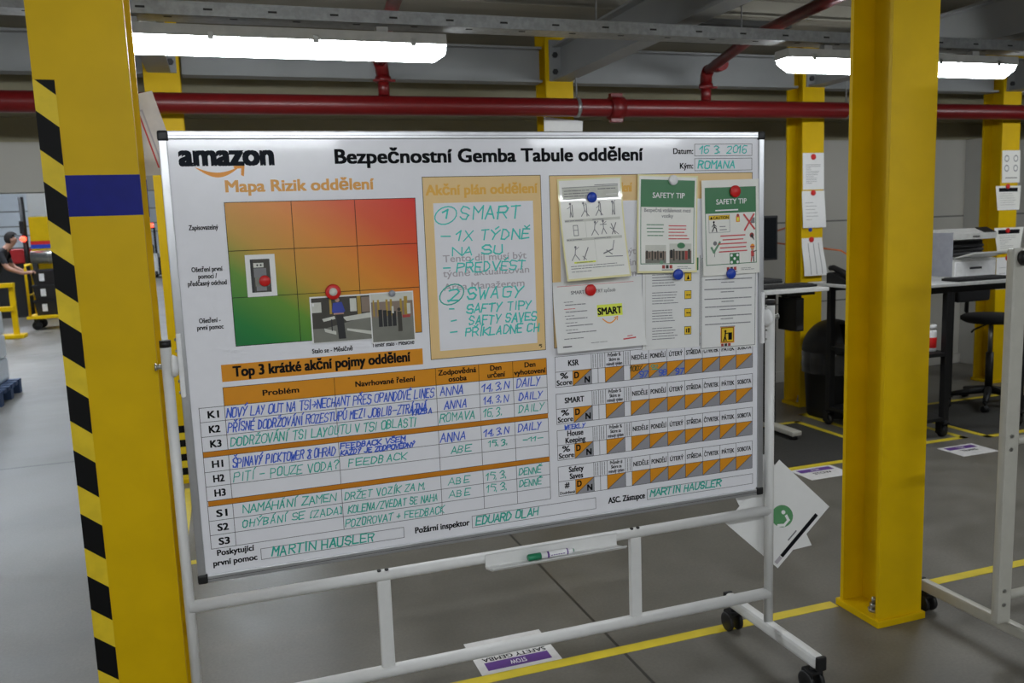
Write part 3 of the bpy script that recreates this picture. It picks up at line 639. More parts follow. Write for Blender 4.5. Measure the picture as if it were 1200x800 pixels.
def magnet(u, v, w, r, m, label, cm_=None, h=7):
    t = thing('round_magnet', label, 'magnet', bp(u, v, w), 'round magnets')
    k = MB(); k.lathe(bp(u, v, w), [(0, 0), (r, 0), (r, h/1000*.7), (r*.9, h/1000), (0, h/1000)], m, 28, 'y'); k.build('body', t)
    if cm_: k = MB(); k.lathe(bp(u, v, w+h), [(0, -.0005), (r*.52, -.0005), (r*.52, .0008), (0, .0008)], cm_, 24, 'y'); k.build('sticker', t, 'pale round sticker')
    return t
# sheet with exercise pictures
t, q = sheet('laminated_sheet', 'laminated sheet of stretching pictograms hanging under a blue magnet', 'notice', 1080, 138, -1.6, 4, 210, 300, 'laminate', 40, 'laminate_rim', 'laminated notices')
fi = 'fine_ink'
q.rect(14, 26, 196, 60, 'pic_light', .4); q.line(14, 26, 196, 26, 'text_grey', 1.5); q.line(14, 60, 196, 60, 'text_grey', 1.5); q.line(120, 22, 196, 22, 'text_grey', 2)
q.smalltext(20, 110, 36, 3, 8, 'text_grey', 2, .7, 3); q.rect(28, 38, 60, 46, 'paper', .5); q.rect(155, 42, 192, 52, 'paper', .5); q.smalltext(130, 190, 34, 1, 8, 'text_grey', 2.4, .7, 4)
def stick(x, y, k, lean=0, arm=0):
    q.disc(x+lean*.9, y-38, 3.6, 'text_grey', .5); q.line(x+lean*.8, y-34, x, y-17, 'text_grey', 2.4, .5); q.line(x, y-17, x-3-k, y, 'text_grey', 2.4, .5); q.line(x, y-17, x+3+k, y, 'text_grey', 2.4, .5)
    q.line(x+lean*.6, y-30, x+lean+10*(1 if arm >= 0 else -1), y-30-arm, 'text_grey', 1.6, .5)
for i, (k, ln, ar) in enumerate(((0, 0, -6), (9, -4, 8), (8, 3, -8), (0, 0, 12))): stick(36+i*46, 112, k, ln, ar); q.line(42+i*46, 78, 42+i*46, 112, 'text_grey', 2.6, .5)
q.rect(14, 120, 196, 128, 'pic_light', .4); q.smalltext(16, 90, 124, 1, 8, 'ink', 2, .7, 5); q.smalltext(105, 150, 124, 1, 8, 'ink', 2, .7, 6)
q.line(80, 128, 80, 175, 'pic_light', 1.2); q.frame(40, 138, 54, 168, 'text_grey', 2); q.line(40, 152, 54, 152, 'text_grey', 1.6)
stick(108, 170, 8, 4, 10); stick(138, 168, 5, 0, 6); q.line(128, 140, 148, 140, 'text_grey', 2); q.line(165, 140, 175, 170, 'text_grey', 3); q.line(180, 138, 165, 170, 'text_grey', 3); q.line(160, 150, 186, 172, 'text_grey', 2)
q.rect(14, 176, 196, 184, 'pic_light', .4); q.smalltext(16, 70, 180, 1, 8, 'ink', 2, .7, 7); q.smalltext(105, 160, 180, 1, 8, 'ink', 2, .7, 8)
q.line(104, 184, 104, 250, 'pic_light', 1.2); stick(36, 240, 9, 4, 8); q.line(62, 240, 80, 206, 'text_grey', 3); q.line(60, 230, 70, 240, 'text_grey', 2.4)
q.line(130, 226, 160, 216, 'text_grey', 4); q.line(160, 216, 168, 190, 'text_grey', 2.4); q.line(135, 236, 190, 238, 'text_grey', 2.4); q.line(140, 218, 156, 230, 'text_grey', 3); q.rect(30, 245, 100, 250, 'highlight', .4); q.smalltext(38, 95, 248, 1, 5, 'text_grey', 1.6, .7, 9)
q.smalltext(18, 192, 258, 2, 7, 'text_grey', 1.8, .7, 10); q.smalltext(18, 90, 274, 1, 7, 'text_grey', 1.6, .7, 11)
q.build('print', t)
magnet(1188, 193, 9, .0155, 'pure_blue', 'blue magnet holding the pictogram sheet')
# photo helper
def picture(q, u0, v0, u1, v1, seed, w=.4):
    rnd = random.Random(seed); H_ = v1-v0; W_ = u1-u0
    q.rect(u0, v0, u1, v1, 'pic_mid', w); q.rect(u0, v0, u1, v0+H_*.35, 'pic_light', w+.05); q.rect(u0, v0+H_*.78, u1, v1, 'pic_floor', w+.05)
    for i in range(7):
        a = u0+W_*(.03+i*.135); q.rect(a, v0+H_*rnd.uniform(.25, .5), a+W_*rnd.uniform(.05, .12), v0+H_*rnd.uniform(.7, .85), rnd.choice(['pic_black', 'pic_dark', 'pic_red', 'pic_dark']), w+.1)
# safety tips
def tip(u, v, deg, label, kind):
    t, q = sheet('laminated_sheet', label, 'notice', u, v, deg, 7, 210, 300, 'laminate', 4 if kind == 2 else 10, 'laminate_rim' if kind == 1 else None, 'laminated notices')
    q.rect(12, 16 if kind == 1 else 24, 198, 98 if kind == 1 else 104, 'safety_green', .4)
    a = 70 if kind == 1 else 76
    q.text('SAFETY TIP', 52, 164, a, 17, 'white_ink', .012, .7)
    q.frame(12, 16 if kind == 1 else 24, 198, 272 if kind == 1 else 266, 'safety_green', 2.2)
    q.smalltext(140, 192, 282, 2, 5, 'text_grey', 1.4, .7, 2)
    for k, c_ in enumerate(('pic_red', 'pic_dark', 'pic_red')): q.rect(86+k*13, 276, 96+k*13, 287, c_, .5)
    q.line(86, 291, 124, 291, 'ink', 2)
    if kind == 1:
        q.text('Bezpečná vzdálenost mezi', 24, 186, 113, 12, 'text_grey', .01, .7); q.text('vozíky', 84, 124, 130, 12, 'text_grey', .01, .7)
        q.smalltext(28, 98, 152, 4, 11, 'text_green', 3, .7, 5, True); q.smalltext(110, 184, 155, 5, 10, 'text_red', 3, .7, 6)
        picture(q, 28, 214, 100, 270, 3); picture(q, 112, 210, 190, 272, 8); q.disc(153, 216, 14, 'safety_green', .8, 9); q.disc(84, 268, 6, 'text_green', .8)
    else:
        q.smalltext(50, 160, 95, 1, 6, 'white_ink', 4, .7, 2)
        q.rect(24, 110, 100, 124, 'icon_yellow', .5); q.text('CAUTION', 40, 96, 122, 9, 'ink', .04, .7); q.poly([(28, 122), (38, 122), (33, 113)], 'ink', .7); q.frame(24, 110, 100, 164, 'text_grey', 1.2)
        q.disc(42, 131, 3.4, 'ink', .6); q.pline([(42, 135), (43, 146), (36, 160)], 'ink', 3.4, .6); q.pline([(43, 146), (50, 151), (52, 161)], 'ink', 3.2, .6); q.pline([(42, 137), (35, 146)], 'ink', 2.4, .6); q.pline([(42, 137), (50, 145)], 'ink', 2.4, .6)
        q.smalltext(64, 84, 146, 1, 6, 'ink', 2.5, .7, 3); q.smalltext(64, 92, 156, 1, 6, 'ink', 2.5, .7, 4)
        q.rect(124, 115, 138, 134, 'smile_orange', .5); q.disc(131, 113, 5, 'pic_red', .55); q.rect(128, 120, 134, 131, 'highlight', .6)
        q.line(154, 112, 192, 158, 'text_red', 6, .6); q.line(190, 112, 156, 160, 'text_red', 6, .6); q.rect(178, 122, 194, 140, 'text_grey', .45)
        q.smalltext(56, 166, 176, 5, 12.5, 'text_red', 3.6, .7, 12, True, .4)
        q.pline([(32, 212), (40, 226), (62, 196)], 'text_green', 7, .6); q.disc(45, 198, 7, 'text_grey', .5); q.line(44, 226, 42, 240, 'text_grey', 2)
        q.rect(98, 232, 134, 268, 'safety_green', .5)
        for dx, dy in ((-11, -11), (11, -11), (-11, 11), (11, 11), (0, 0)): q.disc(116+dx, 250+dy, 4.5, 'white_ink', .6)
        q.disc(182, 178, 8, 'pic_red', .5); q.poly([(176, 180), (184, 172), (192, 196), (184, 188)], 'pic_black', .6)
        q.disc(184, 214, 8, 'smile_orange', .55); q.rect(175, 213, 192, 217, 'pic_red', .6); q.disc(184, 222, 6, 'pic_skin', .5); q.rect(178, 228, 190, 246, 'text_red', .5); q.line(186, 232, 198, 228, 'pic_dark', 3, .6); q.line(181, 246, 178, 262, 'pic_red', 4, .5); q.line(187, 246, 188, 262, 'pic_black', 4, .5)
    q.build('print', t)
# lower sheets first (they hang behind)
t, q = sheet('paper_sheet', 'white sheet with four small yellow icons below the left safety tip', 'notice', 1357, 374, 1.0, 2, 208, 297, 'paper', 2, None, 'paper notices')
q.rect(10, 12, 200, 52, 'safety_green', .4); q.line(12, 60, 12, 292, 'pic_light', 1.2); q.line(206, 6, 206, 294, 'text_grey', 2.2, .4); q.line(0, 40, 0, 290, 'text_grey', 2, .4)
for k in range(4):
    q.smalltext(36, 126, 62+k*56, 5, 8.5, 'ink', 2.2, .7, 20+k)
q.build('print', t)
for k in range(4):
    q = Flat(q.mp, 25); b0 = 58+k*57
    q.rect(150, b0, 175, b0+27, 'ink', .45); q.rect(151.5, b0+1.5, 173.5, b0+25.5, 'icon_yellow', .55)
    if k == 0: q.poly([(158, b0+22), (168, b0+22), (163, b0+6)], 'ink', .7)
    elif k == 3: q.rect(156, b0+8, 160, b0+20, 'ink', .7); q.rect(163, b0+6, 169, b0+21, 'ink', .7)
    else: q.line(158, b0+14, 162, b0+14, 'ink', 3, .7); q.line(166, b0+14, 170, b0+14, 'ink', 3, .7)
    q.build('warning_icon', t, 'small yellow warning icon')
t, q = sheet('paper_sheet', 'sheet of bold lines with a large yellow icon at lower right of the board', 'notice', 1566, 390, .9, 2, 210, 297, 'paper', 2, None, 'paper notices')
q.frame(3, 3, 204, 292, 'text_grey', 1.8); q.rect(8, 8, 198, 44, 'safety_green', .4)
for i, (v, n_) in enumerate(((72, 2), (103, 2), (134, 2), (160, 2), (190, 2), (216, 2))):
    q.smalltext(14, 192, v, 1, 8, 'ink', 3, .7, 30+i, True, .06); q.smalltext(70, 130, v+10, 1, 8, 'ink', 2.6, .7, 40+i, True, .4)
q.rect(74, 226, 126, 280, 'smile_orange', .45); q.rect(77, 229, 123, 277, 'ink', .5); q.rect(79, 231, 121, 275, 'icon_yellow', .6)
q.disc(92, 241, 4, 'ink', .7); q.pline([(92, 245), (91, 258), (86, 271)], 'ink', 5, .7); q.line(91, 258, 95, 271, 'ink', 4, .7); q.line(92, 249, 103, 248, 'ink', 3, .7); q.rect(103, 246, 117, 270, 'ink', .7)
for k, c_ in enumerate(('pic_red', 'pic_dark', 'pic_red')): q.rect(76+k*13, 281, 86+k*13, 290, c_, .5)
q.build('print', t)
t, q = sheet('paper_sheet', 'landscape white sheet with yellow highlighted word hanging under a red magnet', 'notice', 1056, 441, -.6, 4, 297, 212, 'paper', 22, None, 'paper notices')
q.line(14, 14, 268, 14, 'text_red', 1.2); q.text('SMART', 58, 102, 40, 11, 'text_grey', .03, .7); q.text('CHYTRÝ způsob', 112, 206, 40, 11, 'text_grey', .01, .7)
for i in range(5): q.smalltext(34, 66+i*4, 62+i*21, 1, 8, 'text_red' if i == 1 else 'text_grey', 1.8, .7, 50+i); q.smalltext(38, 108+i*9, 71+i*21, 1, 8, 'text_grey', 2.4, .7, 60+i)
q.smalltext(26, 106, 172, 1, 8, 'text_grey', 2.2, .7, 70); q.line(20, 195, 46, 195, 'ink', 3); q.smalltext(112, 170, 190, 1, 6, 'text_grey', 1.4, .7, 71); q.line(222, 188, 262, 186, 'text_red', 4); q.line(236, 180, 252, 179, 'text_red', 2.5)
q.build('print', t); q = Flat(q.mp, 25)
q.rect(141, 78, 226, 114, 'highlight', .4); q.text('SMART', 143, 223, 108, 22, 'ink', .045, .7)
pts = [(158+i*5.6, 122+13*math.sin(math.pi*i/8)) for i in range(9)]
q.pline(pts, 'smile_orange', 3.6, .6); q.pline([(196, 120), (208, 117), (206, 128)], 'smile_orange', 2.6, .6)
q.build('highlighted_word', t, 'yellow highlighted word over an orange smile')
magnet(1176, 470, 10, .0175, 'red', 'red magnet on the landscape sheet with the highlighted word')
tip(1344, 127, 2.3, 'green headed safety tip with two photos in yellowed laminate', 1)
tip(1566, 150, -.6, 'green headed safety tip with caution sign and red cross at right', 2)
magnet(1464, 147, 8, .0155, 'white_plastic', 'white magnet at the top of the safety tip with two photos')
magnet(1473, 438, 17.5, .017, 'pure_blue', 'blue magnet at the foot of the safety tip with two photos')
magnet(1686, 186, 9, .019, 'red', 'large red magnet on the green header of the caution safety tip')
magnet(1669, 446, 12, .0165, 'pure_blue', 'blue magnet at the foot of the caution safety tip')
# photographs pinned to the risk map
def photo(label, u, v, W, Hh, deg, w0, curl=3):
    mp = sheet_map(u, v, deg, w0, curl, Hh); t = thing('photo_print', label, 'photograph', mp(W/2, 0, 0), 'photographs on the risk map')
    k = MB()
    for wz in (0, -.4):
        vs = [mp(W*i/2, Hh*j/6, wz) for j in range(7) for i in range(3)]; k.add(vs, [(j*3+i, j*3+i+1, (j+1)*3+i+1, (j+1)*3+i) for j in range(6) for i in range(2)], 'paper', True)
    k.build('sheet', t); return t, Flat(mp, 15)
t, q = photo('small bordered photo of a cardboard stack on the green field', 186, 320, 76, 111, 0, 2, 4)
q.rect(12, 12, 62, 100, 'pic_dark', .3); q.rect(20, 22, 46, 34, 'pic_light', .45); q.disc(30, 28, 2.5, 'pic_black', .6); q.disc(39, 28, 2.5, 'pic_black', .6); q.rect(20, 36, 52, 60, 'text_grey', .45); q.rect(22, 60, 58, 84, 'pic_floor', .45); q.rect(24, 84, 50, 96, 'text_grey', .45); q.rect(12, 12, 19, 100, 'pic_black', .4)
q.build('picture', t)
magnet(232, 390, 5, .0145, 'red', 'red magnet on the small bordered photo')
t, q = photo('photo of a worker in a blue shirt beside tables', 345, 441, 163, 128, 0, 2, 2)
q.rect(4, 4, 163, 126, 'pic_dark', .3); q.rect(4, 88, 163, 126, 'pic_floor', .4); q.poly([(40, 88), (163, 60), (163, 112), (60, 126)], 'pic_floor', .42)
q.rect(4, 16, 30, 44, 'pic_light', .42); q.rect(6, 18, 11, 26, 'paper', .5); q.rect(128, 4, 138, 60, 'pic_yellow', .45); q.rect(108, 10, 126, 46, 'pic_light', .45); q.rect(140, 8, 163, 50, 'pic_mid', .45); q.rect(52, 4, 58, 50, 'pic_yellow', .45)
q.poly([(86, 60), (163, 52), (163, 66), (96, 72)], 'pic_light', .5); q.poly([(96, 92), (163, 104), (163, 114), (96, 98)], 'pic_light', .5); q.poly([(30, 62), (64, 56), (66, 64), (34, 70)], 'pic_light', .5); q.poly([(34, 88), (66, 98), (66, 108), (36, 98)], 'pic_light', .5); q.rect(54, 64, 57, 100, 'pic_black', .5)
q.disc(74, 12, 6, 'pic_skin', .6); q.poly([(62, 20), (86, 18), (94, 44), (86, 50), (66, 50), (58, 44)], 'pic_blue', .6); q.line(64, 50, 88, 50, 'pic_skin', 4, .7); q.poly([(68, 52), (88, 52), (92, 120), (72, 120)], 'pic_black', .6)
q.build('picture', t)
t, q = photo('pale photo of a busy hall with black crates', 508, 440, 124, 142, 0, 2.6, 2)
q.rect(3, 3, 121, 138, 'pic_mid', .3); q.rect(3, 70, 121, 138, 'pic_floor', .4); q.rect(3, 3, 121, 26, 'pic_light', .4)
for i, x in enumerate((8, 20, 44, 56, 84)): q.rect(x, 20, x+(6 if i else 4), 66, 'pic_yellow', .45)
q.rect(96, 14, 106, 70, 'pic_yellow', .45); q.rect(104, 34, 114, 64, 'pic_light', .5); q.rect(90, 66, 112, 74, 'pic_red', .5)
for i in range(4): q.rect(22+i*13, 48+i*2, 33+i*13, 96, 'pic_black', .5)
q.rect(60, 40, 66, 60, 'pic_light', .55); q.rect(76, 56, 88, 112, 'pic_dark', .55); q.disc(81, 50, 5, 'pic_dark', .55)
q.build('picture', t)
magnet(409, 430, 4, .021, 'red', 'red ring magnet with pale centre over the blue shirt photo', 'pic_light')
magnet(571, 444, 5, .009, 'grey_magnet', 'small grey magnet on the pale hall photo', h=6)

# ================================================================== FLOOR TAPE, SIGNS, MATS
def tape(pts, w_, label, close=False):
    m = MB(); pts = [Vector((*p, 0)) for p in pts]; segs = list(zip(pts, pts[1:])) + ([(pts[-1], pts[0])] if close else [])
    for a, b in segs:
        d = (b-a).normalized(); n_ = Vector((-d.y, d.x, 0))*w_/2; a2, b2_ = a-d*w_/2, b+d*w_/2
        m.prism([((a2-n_).x, (a2-n_).y), ((b2_-n_).x, (b2_-n_).y), ((b2_+n_).x, (b2_+n_).y), ((a2+n_).x, (a2+n_).y)], 0, .0012, 'floor_tape')
    return solo(m, 'floor_tape', label, 'floor marking', (pts[0].x, pts[0].y, 0), 'yellow floor tape')
m = MB(); m.b2((-.15, 2.545, 0), (2.18, 2.594, .0012), 'floor_tape'); solo(m, 'floor_tape', 'yellow floor line passing under the whiteboard to the near right column', 'floor marking', (1, 2.57, 0), 'yellow floor tape')
m = MB(); m.b2((2.415, 2.548, 0), (7.5, 2.597, .0012), 'floor_tape'); solo(m, 'floor_tape', 'yellow floor line running right from the near right column', 'floor marking', (5, 2.57, 0), 'yellow floor tape')
tape([(2.2, 4.135), (3.96, 4.135), (3.96, 5.1), (2.2, 5.1)], .05, 'yellow taped outline around the standing mat left of the near right column', True)
tape([(4.15, 4.245), (4.64, 4.245), (4.64, 5.28), (4.15, 5.28)], .05, 'yellow taped outline around the workbench castors', True)
tape([(4.80, 4.19), (7.2, 4.19), (7.2, 5.12), (4.80, 5.12)], .05, 'yellow taped outline around the mat under the stool', True)
tape([(-.2, 4.10), (-.31, 4.10), (-.31, 5.35)], .05, 'yellow floor line leading to the striped far column behind the whiteboard')
for (a, b, c_, d), l in (((2.23, 4.165, 3.93, 5.07), 'dark standing mat in front of the monitor desk'), ((4.83, 4.22, 7.17, 5.09), 'dark standing mat under the black stool')):
    m = MB(); m.b2((a, b, 0), (c_, d, .004), 'mat_rubber', .0015); solo(m, 'floor_mat', l, 'mat', ((a+c_)/2, (b+d)/2, 0), 'dark standing mats')
def floor_sign(x0, y0, w_, h_, flip, big, bar, label):
    mp = (lambda u, v, w: (x0+w_-u/1000, y0-h_+v/1000, .0012+w/1000)) if flip else (lambda u, v, w: (x0+u/1000, y0-v/1000, .0012+w/1000))
    t = thing('floor_sign', label, 'sign', (x0+w_/2, y0-h_/2, 0), 'floor signs')
    m = MB(); m.b2((x0, y0-h_, 0), (x0+w_, y0, .0012), 'sign_white'); m.build('sheet', t)
    q = Flat(mp); W_, Hh = w_*1000, h_*1000
    q.rect(W_*.1, Hh*(.09 if flip else .10), W_*.9, Hh*(.32 if flip else .36), 'purple', .3); q.build('colour_bar', t, 'purple bar')
    q = Flat(mp); q.text(bar, W_*.4, W_*.6, Hh*(.26 if flip else .29), Hh*.12, 'white_ink', .01, .7); q.build('bar_lettering', t); q = Flat(mp); q.text(big, *( (W_*.1, W_*.9) if len(big) > 6 else (W_*.3, W_*.72)), Hh*(.45 if flip else .62), Hh*(.11 if flip else .16), 'ink', .02, .7); q.build('lettering', t)
floor_sign(.728, 2.832, .298, .237, True, 'SAFETY GEMBA', 'STOW', 'white floor sign with purple bar lying under the whiteboard stand')
floor_sign(3.135, 4.105, .297, .205, False, 'STOW', 'STOW', 'white floor sign with purple bar left of the near right column')
floor_sign(4.275, 4.105, .29, .21, False, 'TRANS', 'STOW', 'white floor sign with purple bar right of the near right column')

# ================================================================== SHEETS HANGING OFF THE BACK OF THE BOARD AND COLUMN
def hung(name, label, cat, pts, y, matname, prints=None, group=None, bend=0):
    """a sheet whose corners (x, z) are given in a plane facing the viewer at depth y"""
    cx = sum(p[0] for p in pts)/len(pts); cz = max(p[1] for p in pts)
    t = thing(name, label, cat, (cx, y, cz), group)
    a, b, c_, d = [Vector((p[0], 0, p[1])) for p in pts]      # tl tr br bl
    def mp(u, v, w):
        p_ = (a*(1-u)+b*u)*(1-v)+(d*(1-u)+c_*u)*v; return (p_.x, y-w/1000-bend*math.sin(v*math.pi*.5)**2*(1 if bend else 0), p_.z)
    m = MB(); n = 8
    for w in (0, -.5):
        vs = [mp(i/n, j/n, w) for j in range(n+1) for i in range(n+1)]; m.add(vs, [(j*(n+1)+i, j*(n+1)+i+1, (j+1)*(n+1)+i+1, (j+1)*(n+1)+i) for j in range(n) for i in range(n)], matname, True)
    m.build('sheet', t)
    if prints:
        q = Flat(mp, .1); prints(q); q.build('print', t)
    return t
YB = 2.356
hung('loose_sheet', 'blank sheet with a punched hole hanging behind the right upright', 'paper', [(1.50, .75), (1.72, .72), (1.90, .365), (1.70, .355)], YB+.004, 'paper', lambda q: q.poly([(.1, .52), (.13, .52), (.13, .56), (.1, .56)], 'ink', .4), 'sheets behind the board')
def pr(q):
    q.disc(.555, .485, .16, 'round_green', .5, .135); q.pline([(.60, .60), (.66, .55), (.66, .47), (.60, .45)], 'white_ink', .035, .8); q.disc(.53, .44, .03, 'white_ink', .8, .025)
    q.poly([(.90, .18), (.955, .18), (.955, .86), (.90, .86)], 'ink', .5); q.poly([(.90, .87), (.955, .87), (.955, .97), (.90, .97)], 'grey_ink', .5); q.poly([(.84, .5), (.86, .5), (.86, .66), (.84, .66)], 'text_grey', .5)
hung('loose_sheet', 'tilted white sheet with a green disc and dark bar right of the whiteboard stand', 'paper', [(1.757, .698), (1.970, .499), (1.754, .306), (1.540, .504)], YB, 'paper', pr, 'sheets behind the board')
def pr2(q):
    for k in range(2): o = .1+k*.05; q.pline([(o, .2+k*.05), (.9-o, .2+k*.05)], 'text_red' if k else 'grey_ink', .02, .4); q.pline([(.9-o, .2+k*.05), (.9-o, .9)], 'text_red' if k else 'grey_ink', .02, .4)
    q.line(.4, .4, .6, .8, 'text_green', .012, .4)
hung('wall_poster', 'tilted pale poster with faint red border beside the whiteboard top left corner', 'poster', [(-.36, 1.89), (-.152, 1.937), (-.092, 1.71), (-.31, 1.70)], 2.586, 'poster', pr2)

# papers on the far columns
def txt(q, rows=10, head=False, seed=1):
    rnd = random.Random(seed)
    if head: q.poly([(.12, .08), (.88, .08), (.88, .24), (.12, .24)], 'ink', .5)
    for i in range(rows): q.line(.15, .32+i*.55/rows, .15+rnd.uniform(.2, .7), .32+i*.55/rows, 'fine_ink', .012, .5)
def paper(x0, x1, z1, z0, y, label, prints, sk=(0, 0), bend=0, mt='paper'):
    return hung('notice_sheet', label, 'notice', [(x0, z1), (x1, z1), (x1+sk[1], z0), (x0+sk[0], z0)], y, mt, prints, 'papers on the far columns', bend)
paper(4.29, 4.488, 2.005, 1.725, 5.496, 'topmost white sheet on the far column left of the near right column', lambda q: txt(q, 12, False, 2), (.006, .006))
paper(4.286, 4.497, 1.715, 1.43, 5.494, 'second white sheet on the far column left of the near right column', lambda q: txt(q, 6, False, 3), (.002, .01), .015)
paper(4.289, 4.48, 1.35, 1.055, 5.494, 'curled lowest white sheet on the far column left of the near right column', lambda q: [q.line(.3+i*.25, .15, .3+i*.25, .95, 'fine_ink', .03, .5) for i in range(3)], (.006, .03), .03)
paper(6.325, 6.53, 2.013, 1.742, 5.496, 'topmost glossy sheet with round drawings on the far right column', lambda q: ([q.disc(.25+.5*(i % 2), .25+.3*(i//2), .13, 'fine_ink', .4, .11) for i in range(4)], [q.disc(.25+.5*(i % 2), .25+.3*(i//2), .09, 'laminate', .6, .07) for i in range(4)], q.line(.2, .85, .85, .85, 'ink', .02, .5)), (.01, .005), 0, 'laminate')
paper(6.265, 6.55, 1.715, 1.51, 5.494, 'landscape sheet with dark header on the far right column', lambda q: txt(q, 6, True, 5), (.03, -.006), 0, 'laminate')
paper(6.27, 6.605, 1.36, 1.14, 5.494, 'lower sheet with dark header on the far right column beside the printer', lambda q: txt(q, 7, True, 6), (.035, -.05), .01, 'laminate')
paper(6.31, 6.555, 1.105, .83, 5.494, 'lowest blank sheet on the far right column behind the printer', lambda q: txt(q, 3, False, 7), (.002, .004))
def mag2(x, z, y, label, m_='red', r=.022):
    t = thing('round_magnet', label, 'magnet', (x, y, z), 'magnets on the far columns'); k = MB(); k.lathe((x, y, z), [(0, 0), (r, 0), (r, .006), (r*.8, .009), (0, .009)], m_, 20, 'y'); k.build('body', t)
mag2(4.388, 1.975, 5.4955, 'red magnet on the topmost sheet of the papered far column'); mag2(4.39, 1.70, 5.4935, 'red magnet on the second sheet of the papered far column'); mag2(4.378, 1.338, 5.4935, 'red magnet on the curled sheet of the papered far column')
mag2(4.37, 1.415, 5.4985, 'blue magnet between the second and curled sheets of the papered far column', 'pure_blue', .016)
mag2(6.40, 1.712, 5.4935, 'red magnet on the landscape sheet at the far right column'); mag2(6.42, 1.335, 5.4935, 'red magnet on the lower headed sheet at the far right column'); mag2(6.43, 1.098, 5.4935, 'red magnet on the lowest sheet at the far right column')
t = hung('notice_sheet', 'white sheet edge above the whiteboard on the middle far column', 'notice', [(2.155, 2.262), (2.445, 2.235), (2.43, 1.95), (2.15, 1.97)], 5.495, 'paper', lambda q: txt(q, 8, False, 9), 'papers on the far columns')

# ================================================================== SECOND WHITEBOARD STAND AT THE RIGHT EDGE
X0, Y0 = 2.427, 2.037
sb = thing('mobile_whiteboard', 'second whiteboard stand with grey uprights cut off by the right edge', 'whiteboard', (X0+.95, Y0, 0))
for i, x in enumerate((X0, X0+1.93)):
    m = MB(); m.b2((x-.031, Y0-.015, .12), (x+.031, Y0+.015, 1.40), 'grey_tube', .01); up = m.build('upright', sb)
    for z in (.24, .19, .78, .735):
        k = MB(); k.tube([(x-.006, Y0-.015, z), (x-.006, Y0-.019, z)], .0065, 'steel', 10); k.build('rivet', up)
    k = MB(); k.lathe((x+(.005 if i == 0 else -.005), Y0-.016, 1.37), [(0, 0), (.024, 0), (.026, .012), (.02, .026), (0, .028)], 'black_plastic', 20, 'y'); k.build('clamp_knob', up, 'black clamp knob')
    m = MB(); m.box((x+.035, 2.10, .1), (.032, .62, .045), 'grey_tube', .01) if i == 0 else m.box((x-.035, 2.10, .1), (.032, .62, .045), 'grey_tube', .01); ft = m.build('foot', sb)
    fx = x+.035 if i == 0 else x-.035
    for y in (1.785, 2.415):
        k = MB(); k.box((fx, y, .1), (.034, .014, .047), 'black_plastic', .006); k.build('end_cap', ft, 'black plastic cap')
        ya = y+(.03 if y < 2 else -.03)
        k = MB(); k.tube([(fx, ya, .078), (fx, ya, .06)], .012, 'black_plastic', 12); k.b2((fx-.024, ya-.02, .058), (fx+.024, ya+.03, .07), 'black_plastic', .005); cs = k.build('castor', sb, 'black twin castor')
        for dx in (-.018, .018): k = MB(); k.lathe((fx+dx, ya+.006, .034), [(0, -.009), (.028, -.009), (.0335, -.005), (.0335, .005), (.028, .009), (0, .009)], 'black_plastic', 22, 'x'); k.build('wheel', cs)
for z in (.213, .758):
    m = MB(); m.tube([(X0+.03, Y0, z), (X0+1.9, Y0, z)], .015, 'grey_tube', 14); m.build('crossbar', sb)
m = MB(); m.b2((X0+.085, Y0-.006, .92), (X0+1.845, Y0+.008, 1.98), 'board_white'); pb = m.build('board_panel', sb)
m = MB()
for a, b in (((X0+.07, .905), (X0+1.86, .925)), ((X0+.07, 1.975), (X0+1.86, 1.995)), ((X0+.07, .92), (X0+.09, 1.98)), ((X0+1.84, .92), (X0+1.86, 1.98))): m.b2((a[0], Y0-.009, a[1]), (b[0], Y0+.012, b[1]), 'aluminium', .003)
m.build('frame', sb)
for x in (X0+.05, X0+1.88): m = MB(); m.tube([(x-.025, Y0, 1.37), (x+.025, Y0, 1.37)], .012, 'steel', 12); m.build('pivot', sb)

# ================================================================== DESKS AND WHAT STANDS ON THEM
def caster(t, x, y, h=.1, m_='black_plastic'):
    k = MB(); k.tube([(x, y, h+.02), (x, y, h)], .014, 'black_metal', 12); k.b2((x-.028, y-.02, h-.006), (x+.028, y+.045, h+.004), 'black_metal', .004)
    for s in (-1, 1): k.b2((x+s*.026-.003, y, h-.075), (x+s*.026+.003, y+.05, h), 'black_metal', .001)
    c_ = k.build('castor', t)
    k = MB(); k.lathe((x, y+.024, .042), [(0, -.02), (.012, -.02), (.014, -.014), (.036, -.014), (.042, -.009), (.042, .009), (.036, .014), (.014, .014), (.012, .02), (0, .02)], m_, 24, 'x'); k.build('wheel', c_)
# standing desk with monitor
d = thing('standing_desk', 'white topped standing desk seen right of the whiteboard edge', 'desk', (3.1, 4.95, 0))
m = MB(); m.b2((2.25, 4.58, 1.025), (3.80, 5.36, 1.05), 'desk_top', .004); m.build('desk_top', d, 'white desk top')
for x in (2.5, 3.62):
    m = MB(); m.b2((x-.035, 4.95, .06), (x+.035, 5.03, 1.02), 'black_metal', .005); m.build('leg', d, 'black leg')
    m = MB(); m.b2((x-.04, 4.66, .03), (x+.04, 5.34, .065), 'grey_tube', .01); fo = m.build('foot', d, 'grey floor foot')
    for y in (4.70, 5.30): k = MB(); k.tube([(x, y, 0), (x, y, .03)], .025, 'black_plastic', 14); k.build('glide', fo)
m = MB(); m.b2((2.5, 4.97, .96), (3.62, 5.01, 1.02), 'black_metal', .004); m.build('cross_rail', d); m = MB(); m.b2((3.5, 4.62, 1.002), (3.72, 4.72, 1.025), 'black_plastic', .005); m.build('switch_box', d, 'black box under the desk edge')
mo = thing('monitor', 'black computer monitor on the standing desk', 'monitor', (3.38, 5.0, 1.05))
